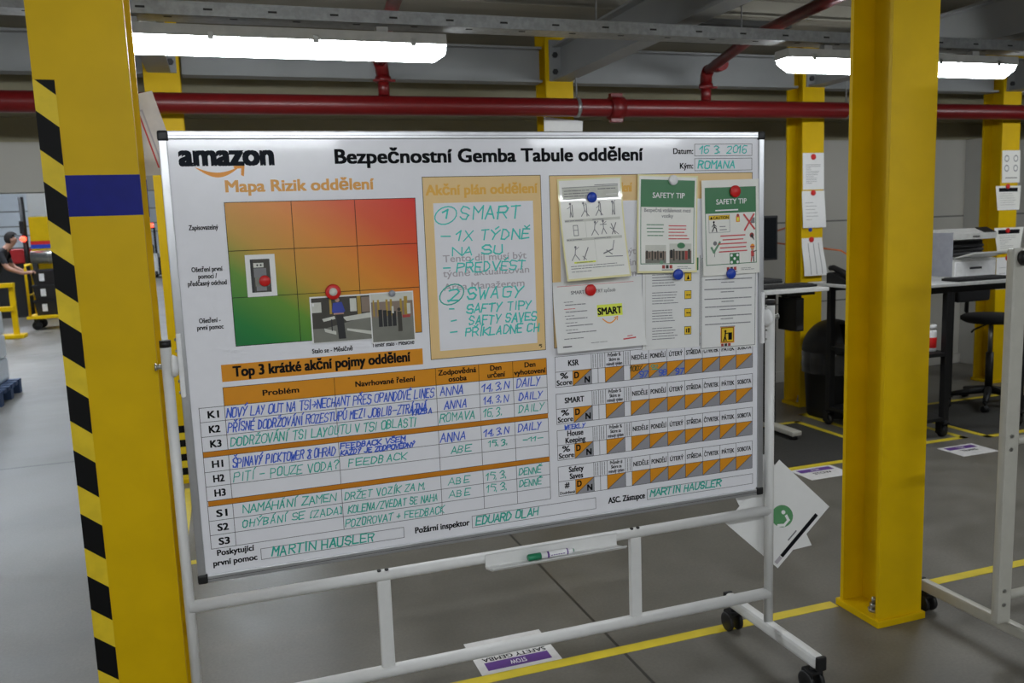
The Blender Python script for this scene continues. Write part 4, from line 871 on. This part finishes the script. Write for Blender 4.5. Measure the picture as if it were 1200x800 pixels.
m = MB(); m.b2((3.15, 4.985, 1.225), (3.69, 5.025, 1.535), 'black_plastic', .006); ca = m.build('casing', mo)
m = MB(); m.b2((3.165, 4.982, 1.24), (3.675, 4.986, 1.52), 'glass_dark'); m.build('screen', mo)
m = MB(); m.b2((3.35, 5.02, 1.06), (3.41, 5.04, 1.35), 'black_plastic', .004); m.build('neck', mo); m = MB(); m.b2((3.26, 4.93, 1.05), (3.50, 5.10, 1.062), 'black_plastic', .004); m.build('base', mo)
def keyboard(x0, y0, w_, label, z=1.05, d_=.15):
    t = thing('keyboard', label, 'keyboard', (x0+w_/2, y0+d_/2, z)); m = MB(); m.b2((x0, y0, z), (x0+w_, y0+d_, z+.018), 'black_plastic', .006); m.build('casing', t)
    m = MB(); n = int(w_/.021)
    for j in range(5):
        for i in range(n): m.b2((x0+.01+i*.0205, y0+.012+j*.026, z+.017), (x0+.01+i*.0205+.016, y0+.012+j*.026+.02, z+.023), 'dark_grey')
    m.build('keys', t)
keyboard(3.33, 4.66, .44, 'black keyboard near the front of the standing desk')
lp = thing('laptop', 'closed black laptop on the standing desk beside the far column', 'laptop', (3.6, 5.1, 1.05)); m = MB(); m.b2((3.52, 5.06, 1.05), (3.79, 5.30, 1.07), 'black_plastic', .005); m.build('base', lp); m = MB(); m.b2((3.522, 5.062, 1.071), (3.788, 5.298, 1.082), 'dark_grey', .004); m.build('lid', lp)
# computer tower under the desk
pc = thing('computer_tower', 'black computer tower hanging under the standing desk top', 'computer', (3.62, 4.85, .68)); 
m = MB(); m.b2((3.665, 4.75, .74), (3.735, 4.945, .97), 'black_plastic', .008); m.build('casing', pc); m = MB(); m.b2((3.672, 4.745, .75), (3.728, 4.751, .96), 'dark_grey', .002); m.build('front_panel', pc); m = MB(); m.b2((3.68, 4.76, .968), (3.72, 4.93, 1.0245), 'black_metal', .002); m.build('mount', pc)
# workbench on castors behind the right column
wbn = thing('workbench', 'black framed workbench on castors with white top behind the near right column', 'workbench', (4.9, 4.65, 0))
m = MB(); m.b2((3.97, 4.27, 1.028), (5.26, 5.02, 1.05), 'desk_top', .004); m.build('work_top', wbn, 'white top')
for x in (4.11, 4.535, 5.215):
    for y in (4.31, 4.93):
        m = MB(); m.b2((x-.022, y-.022, .11), (x+.022, y+.022, 1.03), 'black_metal', .004); m.build('leg', wbn); caster(wbn, x, y-.012)
m = MB(); m.b2((4.09, 4.29, .56), (4.56, 4.95, .585), 'black_metal', .003); m.build('shelf', wbn); m = MB(); m.b2((4.09, 4.29, .115), (4.56, 4.95, .14), 'black_metal', .003); m.build('shelf', wbn)
m = MB(); m.b2((4.11, 4.29, .985), (5.22, 4.33, 1.028), 'black_metal', .003); m.build('rail', wbn); m = MB(); m.b2((4.11, 4.91, .985), (5.22, 4.95, 1.028), 'black_metal', .003); m.build('rail', wbn)
bt = thing('bottle', 'white bottle with red label on the workbench shelf', 'bottle', (4.60, 4.45, .585)); bx = 4.50
bt.location = (bx-.012, 4.40, .585)
m = MB(); m.lathe((bx-.012, 4.40, .585), [(0, 0), (.036, 0), (.041, .008), (.041, .13), (.036, .15), (0, .15)], 'white_plastic', 24); m.build('body', bt)
m = MB(); m.lathe((bx-.012, 4.40, .585), [(.0412, .025), (.0417, .026), (.0417, .095), (.0412, .096)], 'red', 24); m.build('label_band', bt, 'red label'); m = MB(); m.lathe((bx-.012, 4.40, .735), [(0, 0), (.039, 0), (.039, .03), (.033, .034), (0, .034)], 'white_plastic', 24); m.build('cap', bt)
pn = thing('desk_printer', 'white laser printer with open front tray on the workbench', 'printer', (5.0, 4.75, 1.05))
px0, px1, py0, py1 = 4.83, 5.22, 4.55, 4.98
m = MB(); m.prism([(py0, 1.05), (py1, 1.05), (py1, 1.385), (py0+.09, 1.395), (py0, 1.36), (py0+.005, 1.32), (py0+.12, 1.31), (py0+.12, 1.19), (py0, 1.18)], px0, px1, 'printer_body', 'x'); bd = m.build('body', pn)
m = MB(); m.b2((px0-.004, py0+.01, 1.06), (px0+.002, py1-.01, 1.37), 'printer_side', .004); m.build('side_panel', pn, 'bluish grey side panel')
m = MB(); m.b2((px0+.02, py0+.1, 1.195), (px1-.02, py0+.122, 1.305), 'black_plastic'); [m.tube([(px0+.04, py0+.08-.0*i, 1.215+i*.028), (px1-.04, py0+.08, 1.215+i*.028)], .011, 'dark_grey', 10) for i in range(3)]; m.build('paper_slot', pn, 'dark open paper slot with rollers')
m = MB(); m.prism([(py0+.03, 1.185), (py0+.02, 1.195), (py0-.14, 1.235), (py0-.14, 1.225)], px0+.03, px1-.03, 'printer_body', 'x'); m.build('open_tray', pn, 'white fold-down tray')
m = MB(); m.b2((px0+.01, py0-.008, 1.06), (px1-.01, py0+.004, 1.165), 'white_plastic', .004); dr = m.build('paper_drawer', pn); m = MB(); m.b2((px0+.14, py0-.011, 1.11), (px1-.14, py0-.007, 1.125), 'dark_grey', .001); m.build('handle', dr, 'dark recessed handle')
m = MB(); m.prism([(py0+.005, 1.366), (py0+.085, 1.4), (py0+.09, 1.392), (py0+.002, 1.357)], px1-.11, px1-.005, 'black_plastic', 'x'); m.build('control_panel', pn, 'black control panel'); m = MB(); m.b2((px0+.17, py0-.002, 1.335), (px0+.23, py0+.004, 1.342), 'ink'); m.build('badge', pn)
keyboard(4.62, 4.30, .46, 'black keyboard on the workbench in front of the printer')
ph = thing('desk_phone', 'black desk phone on the left end of the workbench', 'phone', (4.06, 4.75, 1.05))
m = MB(); m.prism([(4.64, 1.05), (4.84, 1.05), (4.84, 1.12), (4.80, 1.13), (4.64, 1.075)], 3.99, 4.15, 'black_plastic', 'x'); m.build('base', ph); m = MB(); m.tube([(4.015, 4.65, 1.105), (4.015, 4.68, 1.125), (4.015, 4.80, 1.16), (4.015, 4.83, 1.155)], .02, 'black_plastic', 12); m.build('handset', ph); m = MB(); [m.box((4.065+i*.022, 4.69+j*.022, 1.1+j*.007), (.015, .015, .008), 'dark_grey', .002) for i in range(3) for j in range(4)]; m.build('keypad', ph)
bxx = thing('label_printer', 'small black label printer at the far side of the workbench', 'label printer', (4.68, 4.9, 1.05)); m = MB(); m.b2((4.62, 4.78, 1.05), (4.76, 4.97, 1.17), 'black_plastic', .015); m.build('casing', bxx); m = MB(); m.b2((4.65, 4.776, 1.09), (4.73, 4.782, 1.10), 'dark_grey'); m.build('slot', bxx)
cb = MB(); cb.tube([(4.62, 5.0, 1.06), (4.5, 5.3, 1.25), (4.55, 6.2, 1.30), (4.62, 6.43, 1.36), (4.95, 6.44, 1.45)], .007, 'cable_orange', 8); solo(cb, 'power_cable', 'orange cable hanging along the back wall behind the papered column', 'cable', (4.62, 5.6, 1.2))
# waste bin with liner
bn = thing('waste_bin', 'round black waste bin with clear liner beside the papered far column', 'bin', (4.36, 5.18, 0))
m = MB(); m.lathe((4.36, 5.2, 0), [(0, 0), (.185, 0), (.19, .02), (.215, .45), (.222, .48), (.225, .50), (.21, .50), (.2, .46), (.175, .03), (0, .03)], 'black_plastic', 36); m.build('body', bn)
m = MB(); m.lathe((4.36, 5.2, 0), [(.226, .505), (.232, .49), (.228, .44), (.233, .40), (.226, .35), (.229, .34)], 'bag', 36); m.build('bin_liner', bn, 'shiny plastic liner folded over the rim')
m = MB(); n_ = 36; vs = []; L_ = 12
for i in range(L_+1):
    a = math.pi/2*i/L_
    for k in range(n_):
        th = 2*math.pi*k/n_; vs.append((4.36+.228*math.cos(a)*math.cos(th), 5.2+.228*math.cos(a)*math.sin(th), .50+.24*math.sin(a)))
m.add(vs, [(i*n_+k, i*n_+(k+1) % n_, (i+1)*n_+(k+1) % n_, (i+1)*n_+k) for i in range(L_) for k in range(n_) if not (2 <= i <= 7 and 25 <= k <= 31)], 'black_plastic', True); m.build('dome_lid', bn, 'domed black lid with opening')
# stool
so = thing('work_stool', 'black swivel work stool with backrest on five-star base at right', 'stool', (5.6, 4.9, 0)); sx, sy = 5.6, 4.9
m = MB(); m.lathe((sx, sy, .655), [(0, 0), (.18, 0), (.215, .02), (.215, .045), (.19, .06), (0, .062)], 'fabric_black', 32); m.build('seat', so)
m = MB(); m.b2((sx-.16, sy+.17, .80), (sx+.18, sy+.215, .99), 'fabric_black', .03); m.build('backrest', so); m = MB(); m.tube([(sx, sy+.05, .65), (sx, sy+.2, .66), (sx, sy+.235, .72), (sx, sy+.225, .9)], .016, 'black_metal', 12); m.build('back_bracket', so)
m = MB(); m.tube([(sx, sy, .12), (sx, sy, .42)], .028, 'black_metal', 16); m.tube([(sx, sy, .42), (sx, sy, .655)], .016, 'steel', 14); m.build('gas_column', so)
m = MB(); m.tube([(sx-.05, sy, .64), (sx-.22, sy-.04, .615), (sx-.25, sy-.05, .60)], .007, 'black_metal', 8); m.build('height_lever', so)
for k in range(5):
    a = R(72*k-70); m = MB(); ex, ey = sx+.31*math.cos(a), sy+.31*math.sin(a); m.tube([(sx+.02*math.cos(a), sy+.02*math.sin(a), .125), (sx+.16*math.cos(a), sy+.16*math.sin(a), .10), (ex, ey, .075)], .022, 'black_metal', 10, radii=[.03, .024, .017]); lg = m.build('leg', so)
    m = MB(); m.tube([(ex, ey, .08), (ex, ey, .05)], .009, 'black_metal', 8); m.lathe((ex, ey, .027), [(0, -.022), (.022, -.022), (.027, -.018), (.027, .018), (.022, .022), (0, .022)], 'black_plastic', 16, 'x'); m.build('castor', lg)
# cable drops under the desks
m = MB(); m.tube([(3.86, 5.05, 1.0), (3.87, 5.04, .85), (3.86, 5.05, .75)], .005, 'black_plastic', 8); m.tube([(3.86, 5.05, .78), (3.86, 5.05, .70)], .011, 'black_plastic', 10); m.tube([(3.86, 5.05, 1.0), (3.84, 5.05, 1.03), (3.80, 5.06, 1.052)], .005, 'black_plastic', 8); solo(m, 'charger_cable', 'black cable dangling off the right end of the standing desk', 'cable', (3.86, 5.05, .9))

# ================================================================== THE TALL HALL BEYOND THE OPENING
def skin(verts, edges, radii, name, m_, parent, sub=2, label=None):
    me = bpy.data.meshes.new(name); o0 = worldloc(parent); me.from_pydata([tuple(Vector(v)-o0) for v in verts], edges, []); o = bpy.data.objects.new(name, me); COL.objects.link(o)
    sk = o.modifiers.new('skin', 'SKIN'); sk.use_smooth_shade = True
    for i, r_ in enumerate(radii):
        s_ = me.skin_vertices[0].data[i]; s_.radius = (r_, r_) if not isinstance(r_, tuple) else r_
        s_.use_root = (i == 0)
    sb_ = o.modifiers.new('sub', 'SUBSURF'); sb_.levels = sub; sb_.render_levels = sub
    dg = bpy.context.evaluated_depsgraph_get(); dg.update(); nm = bpy.data.meshes.new_from_object(o.evaluated_get(dg)); bpy.data.objects.remove(o)
    nm.materials.clear(); nm.materials.append(MATS[m_]) if not isinstance(m_, list) else [nm.materials.append(MATS[x]) for x in m_]
    for p_ in nm.polygons: p_.use_smooth = True
    o = bpy.data.objects.new(name, nm); COL.objects.link(o); o.parent = parent
    if label: o['label'] = label
    return o
PX, PY = -3.86, 16.55
pe = thing('person', 'person in dark short sleeved shirt leaning forward to push the yellow trolley', 'person', (PX, PY, 0))
V = []; E_ = []; RR = []
def add(v, r_, par=None):
    V.append(v); RR.append(r_)
    if par is not None: E_.append((par, len(V)-1))
    return len(V)-1
# facing +x (to the right), leaning forward; left arm nearer the viewer is side -y
pel = add((PX, PY, .93), .135); sp = add((PX+.10, PY, 1.12), .13, pel); ch = add((PX+.24, PY, 1.33), .15, sp); nk = add((PX+.345, PY, 1.47), .062, ch)
h1 = add((PX+.41, PY, 1.54), .068, nk); h2 = add((PX+.44, PY, 1.60), .085, h1); h3 = add((PX+.45, PY, 1.66), .07, h2)
hands = []
for s in (-1, 1):
    sh = add((PX+.26, PY+s*.17, 1.37), .062, ch); el = add((PX+.36, PY+s*.22, 1.12), .045, sh); wr = add((PX+.58, PY+s*.17, 1.02), .03, el); hd = add((PX+.64, PY+s*.16, 1.02), .034, wr); hands.append(hd)
    for k in range(4):
        f1 = add((PX+.675, PY+s*(.16+(k-1.5)*.019), 1.035), .0095, hd); f2 = add((PX+.70, PY+s*(.16+(k-1.5)*.02), 1.02+.002*k), .009, f1); add((PX+.692, PY+s*(.16+(k-1.5)*.02), .995), .008, f2)
    th = add((PX+.64, PY+s*.12, 1.02), .011, hd); add((PX+.67, PY+s*.105, 1.01), .009, th)
    hp = add((PX-.01, PY+s*.10, .86), .10, pel); kn = add((PX+(.12 if s < 0 else -.12), PY+s*.11, .48), .062, hp); an = add((PX+(.02 if s < 0 else -.34), PY+s*.11, .10), .042, kn); add((PX+(.15 if s < 0 else -.22), PY+s*.11, .045), .04, an)
body = skin(V, E_, RR, 'body', ['skin', 'shirt', 'trousers'], pe)
for p_ in body.data.polygons:
    x, y_, z_ = p_.center; z_ += 0; ax = x
    if z_ < .97 and x < .3: p_.material_index = 2
    elif z_ > .9 and not (z_ > 1.47 or (x > .33 and z_ > 1.43)) and (abs(y_) < .15 or z_ > 1.2) and x < .42: p_.material_index = 1
hm_ = MB(); bmh = bmesh.new(); bmesh.ops.create_uvsphere(bmh, u_segments=18, v_segments=12, radius=1)
bmesh.ops.delete(bmh, geom=[v for v in bmh.verts if v.co.z < -.8 or (v.co.x > .55 and v.co.z < .4) or (v.co.x > .25 and v.co.z < -.15)], context='VERTS')
for v in bmh.verts: v.co = Vector((PX+.425+v.co.x*.112, PY+v.co.y*.10, 1.625+v.co.z*.122))
hm_.bm(bmh, 'hair', True); hm_.build('hair', pe, 'short dark hair')
fc = MB(); fc.tube([(PX+.525, PY, 1.625), (PX+.545, PY, 1.60), (PX+.525, PY, 1.59)], .012, 'skin', 10, radii=[.007, .014, .011])
for s in (-1, 1): fc.lathe((PX+.43, PY+s*.085, 1.60), [(0, -.008), (.02, -.006), (.026, .0), (.02, .006), (0, .008)], 'skin', 14, 'y'); fc.tube([(PX+.513, PY+s*.03, 1.632), (PX+.522, PY+s*.03, 1.632)], .008, 'hair', 8)
fc.tube([(PX+.505, PY-.025, 1.565), (PX+.515, PY, 1.565), (PX+.505, PY+.025, 1.565)], .006, 'pic_red', 8); fc.build('face', pe)
# trolley with totes
tr = thing('platform_trolley', 'yellow platform trolley with hooped handle carrying black totes', 'trolley', (-2.85, 17, 0))
m = MB(); m.b2((-3.36, 16.62, .20), (-2.25, 17.32, .25), 'yellow_paint', .008); m.build('deck', tr)
m = MB(); m.tube([(-3.31, 16.70, .25), (-3.31, 16.70, 1.10), (-3.31, 16.75, 1.15), (-3.31, 17.2, 1.15), (-3.31, 17.25, 1.10), (-3.31, 17.25, .25)], .022, 'yellow_paint', 12); m.tube([(-3.31, 16.70, .62), (-3.31, 17.25, .62)], .016, 'yellow_paint', 10); m.build('handle', tr)
for x in (-3.22, -2.4):
    for y in (16.72, 17.2):
        k = MB(); k.b2((x-.04, y-.03, .12), (x+.04, y+.03, .199), 'dark_grey', .006); c_ = k.build('castor', tr); k = MB(); k.lathe((x, y, .08), [(0, -.02), (.03, -.02), (.034, -.012), (.07, -.02), (.08, -.015), (.08, .015), (.07, .02), (.034, .012), (.03, .02), (0, .02)], 'black_plastic', 22, 'y'); k.build('wheel', c_)
def tote(loc, label):
    t = thing('tote_box', label, 'tote', loc, 'black totes on the trolley'); x, y, z = loc
    m = MB(); n = 4
    def ring(w_, d_, zz): return [(x-w_, y-d_, zz), (x+w_, y-d_, zz), (x+w_, y+d_, zz), (x-w_, y+d_, zz)]
    rs = [ring(.21, .17, z), ring(.24, .20, z+.235), ring(.255, .215, z+.235), ring(.255, .215, z+.268), ring(.24, .2, z+.268), ring(.205, .165, z+.02)]
    vs = [p_ for r_ in rs for p_ in r_]; m.add(vs, [(i*4+k, i*4+(k+1) % 4, (i+1)*4+(k+1) % 4, (i+1)*4+k) for i in range(5) for k in range(4)] + [(0, 1, 2, 3), (20, 21, 22, 23)], 'tote'); m.build('body', t)
    m = MB(); m.b2((x-.12, y-.2005, z+.07), (x-.04, y-.188, z+.2), 'label_white'); m.build('label_card', t, 'white paper label')
    return t
t0 = tote((-3.0, 16.97, .25), 'lowest black tote in the front stack on the yellow trolley')
for i, l in enumerate(('middle black tote in the front stack on the yellow trolley', 'topmost black tote in the front stack on the yellow trolley')): dup(t0, (-3.0, 16.97, .25+.27*(i+1)), l)
# yellow rail cart nearer than the person
yc = thing('rail_cart', 'yellow steel rail frame standing in front of the pushing person', 'cart', (-3.35, 15.6, 0))
m = MB(); m.b2((-3.35, 15.52, .05), (-3.27, 15.60, .83), 'yellow_paint', .008); m.build('post', yc); m = MB(); m.b2((-4.5, 15.52, .05), (-4.42, 15.60, .83), 'yellow_paint', .008); m.build('post', yc)
m = MB(); m.b2((-4.6, 15.48, .83), (-3.27, 15.64, .90), 'yellow_paint', .008); m.build('top_rail', yc); m = MB(); m.b2((-4.5, 15.50, .44), (-3.30, 15.62, .52), 'yellow_paint', .008); m.build('mid_rail', yc); m = MB(); m.b2((-4.6, 15.4, .0), (-3.18, 15.72, .06), 'yellow_paint', .008); m.build('base', yc)
# red machine with silver roll, column, mast
rm = thing('conveyor_line', 'red conveyor line with dark skirt at the back of the tall hall', 'conveyor', (-4, 20.2, 0))
m = MB(); m.b2((-6, 19.8, .0), (-1.95, 20.8, 1.12), 'black_metal', .02); m.build('skirt', rm, 'black lower skirt'); m = MB(); m.b2((-6, 19.75, 1.12), (-1.95, 20.85, 1.42), 'red_machine', .02); m.build('side_guard', rm, 'red side guard'); m = MB(); m.b2((-6, 19.85, 1.42), (-1.95, 20.75, 1.45), 'dark_grey', .004); m.build('belt', rm)
sr = MB(); sr.tube([(-3.6, 18.85, 1.25), (-2.52, 18.85, 1.25)], .13, 'steel', 24); sr.tube([(-3.3, 18.85, 1.25), (-3.28, 18.85, 1.25)], .14, 'steel', 24); sr.b2((-3.58, 18.8, 0), (-3.5, 18.9, 1.14), 'dark_grey'); sr.b2((-2.64, 18.8, 0), (-2.56, 18.9, 1.14), 'dark_grey'); solo(sr, 'duct_roll', 'shiny silver duct in front of the red conveyor', 'duct', (-3.1, 18.85, 0))
hc = thing('hall_column', 'white painted column with yellow lower half in the tall hall', 'column', (-3.4, 19.3, 0))
m = MB(); m.b2((-3.62, 19.1, 2.05), (-3.30, 19.42, 8), 'pier', .01); m.build('shaft', hc, 'white upper shaft'); m = MB(); m.b2((-3.63, 19.09, 0), (-3.29, 19.43, 2.05), 'yellow_paint', .01); m.build('yellow_sleeve', hc, 'yellow sleeve'); m = MB(); m.b2((-3.635, 19.085, 1.5), (-3.285, 19.435, 1.57), 'red'); m.b2((-3.635, 19.085, 1.42), (-3.285, 19.435, 1.5), 'pure_blue'); m.build('colour_bands', hc, 'red and blue bands')
ms = thing('signal_mast', 'dark upright mast with glowing red lamp in the tall hall', 'mast', (-3.74, 19.2, 0))
m = MB(); m.tube([(-3.74, 19.2, 0), (-3.74, 19.2, 2.45)], .05, 'black_metal', 12); m.build('pole', ms); m = MB(); m.b2((-3.80, 19.07, 1.72), (-3.71, 19.15, 1.98), 'black_metal', .02); m.build('control_box', ms); m = MB(); m.lathe((-3.755, 19.12, 1.62), [(0, 0), (.055, 0), (.055, .03), (.035, .06), (0, .065)], 'red_light', 18, 'y'); m.build('lamp', ms, 'glowing red lamp')
# wrapped pallet at the left edge
pl = thing('wrapped_pallet', 'blue pallet with stretch wrapped goods at the left edge', 'pallet', (-2.6, 9.2, 0))
m = MB()
for y in (8.95, 9.35, 9.72): m.b2((-3.27, y, 0), (-2.1, y+.1, .02), 'pallet_blue'); [m.b2((x, y, .02), (x+.12, y+.1, .1), 'pallet_blue') for x in (-3.27, -2.74, -2.22)]
for i in range(6): m.b2((-3.27, 8.95+i*.155, .1), (-2.1, 9.05+i*.155, .14), 'pallet_blue')
m.build('pallet', pl, 'blue wooden pallet')
for k in range(3): m = MB(); m.b2((-3.25, 8.98, .14+k*.24), (-2.2, 9.83, .375+k*.24), 'wrap', .03); m.build('wrapped_layer', pl, 'pale stretch wrapped goods')
# grey lift truck far off between column and board
hb = thing('reach_truck', 'far grey lift truck with red beacon between near left column and board', 'lift truck', (-2.75, 36.3, 0))
m = MB(); m.b2((-3.15, 35.9, .12), (-2.45, 36.9, .95), 'printer_body', .06); m.build('body', hb); m = MB(); m.b2((-3.15, 36.1, .95), (-2.6, 36.6, 1.3), 'black_metal', .05); m.b2((-2.55, 35.95, .1), (-2.3, 36.4, .8), 'black_metal', .04); m.build('seat_unit', hb)
for x in (-3.05, -2.55):
    m = MB(); m.tube([(x, 36.8, .95), (x, 36.75, 1.95)], .04, 'dark_grey', 10); m.build('guard_post', hb); m = MB(); m.lathe((x, 35.95, .14), [(0, -.06), (.1, -.06), (.14, -.04), (.14, .04), (.1, .06), (0, .06)], 'black_plastic', 18, 'x'); m.build('wheel', hb)
m = MB(); m.b2((-3.1, 36.1, 1.92), (-2.5, 36.85, 1.98), 'dark_grey', .02); m.build('guard_roof', hb); m = MB(); m.tube([(-2.6, 36.2, 1.98), (-2.6, 36.2, 2.0), (-2.6, 36.2, 2.14)], .07, 'red_light', 14); m.build('beacon', hb, 'glowing red beacon')
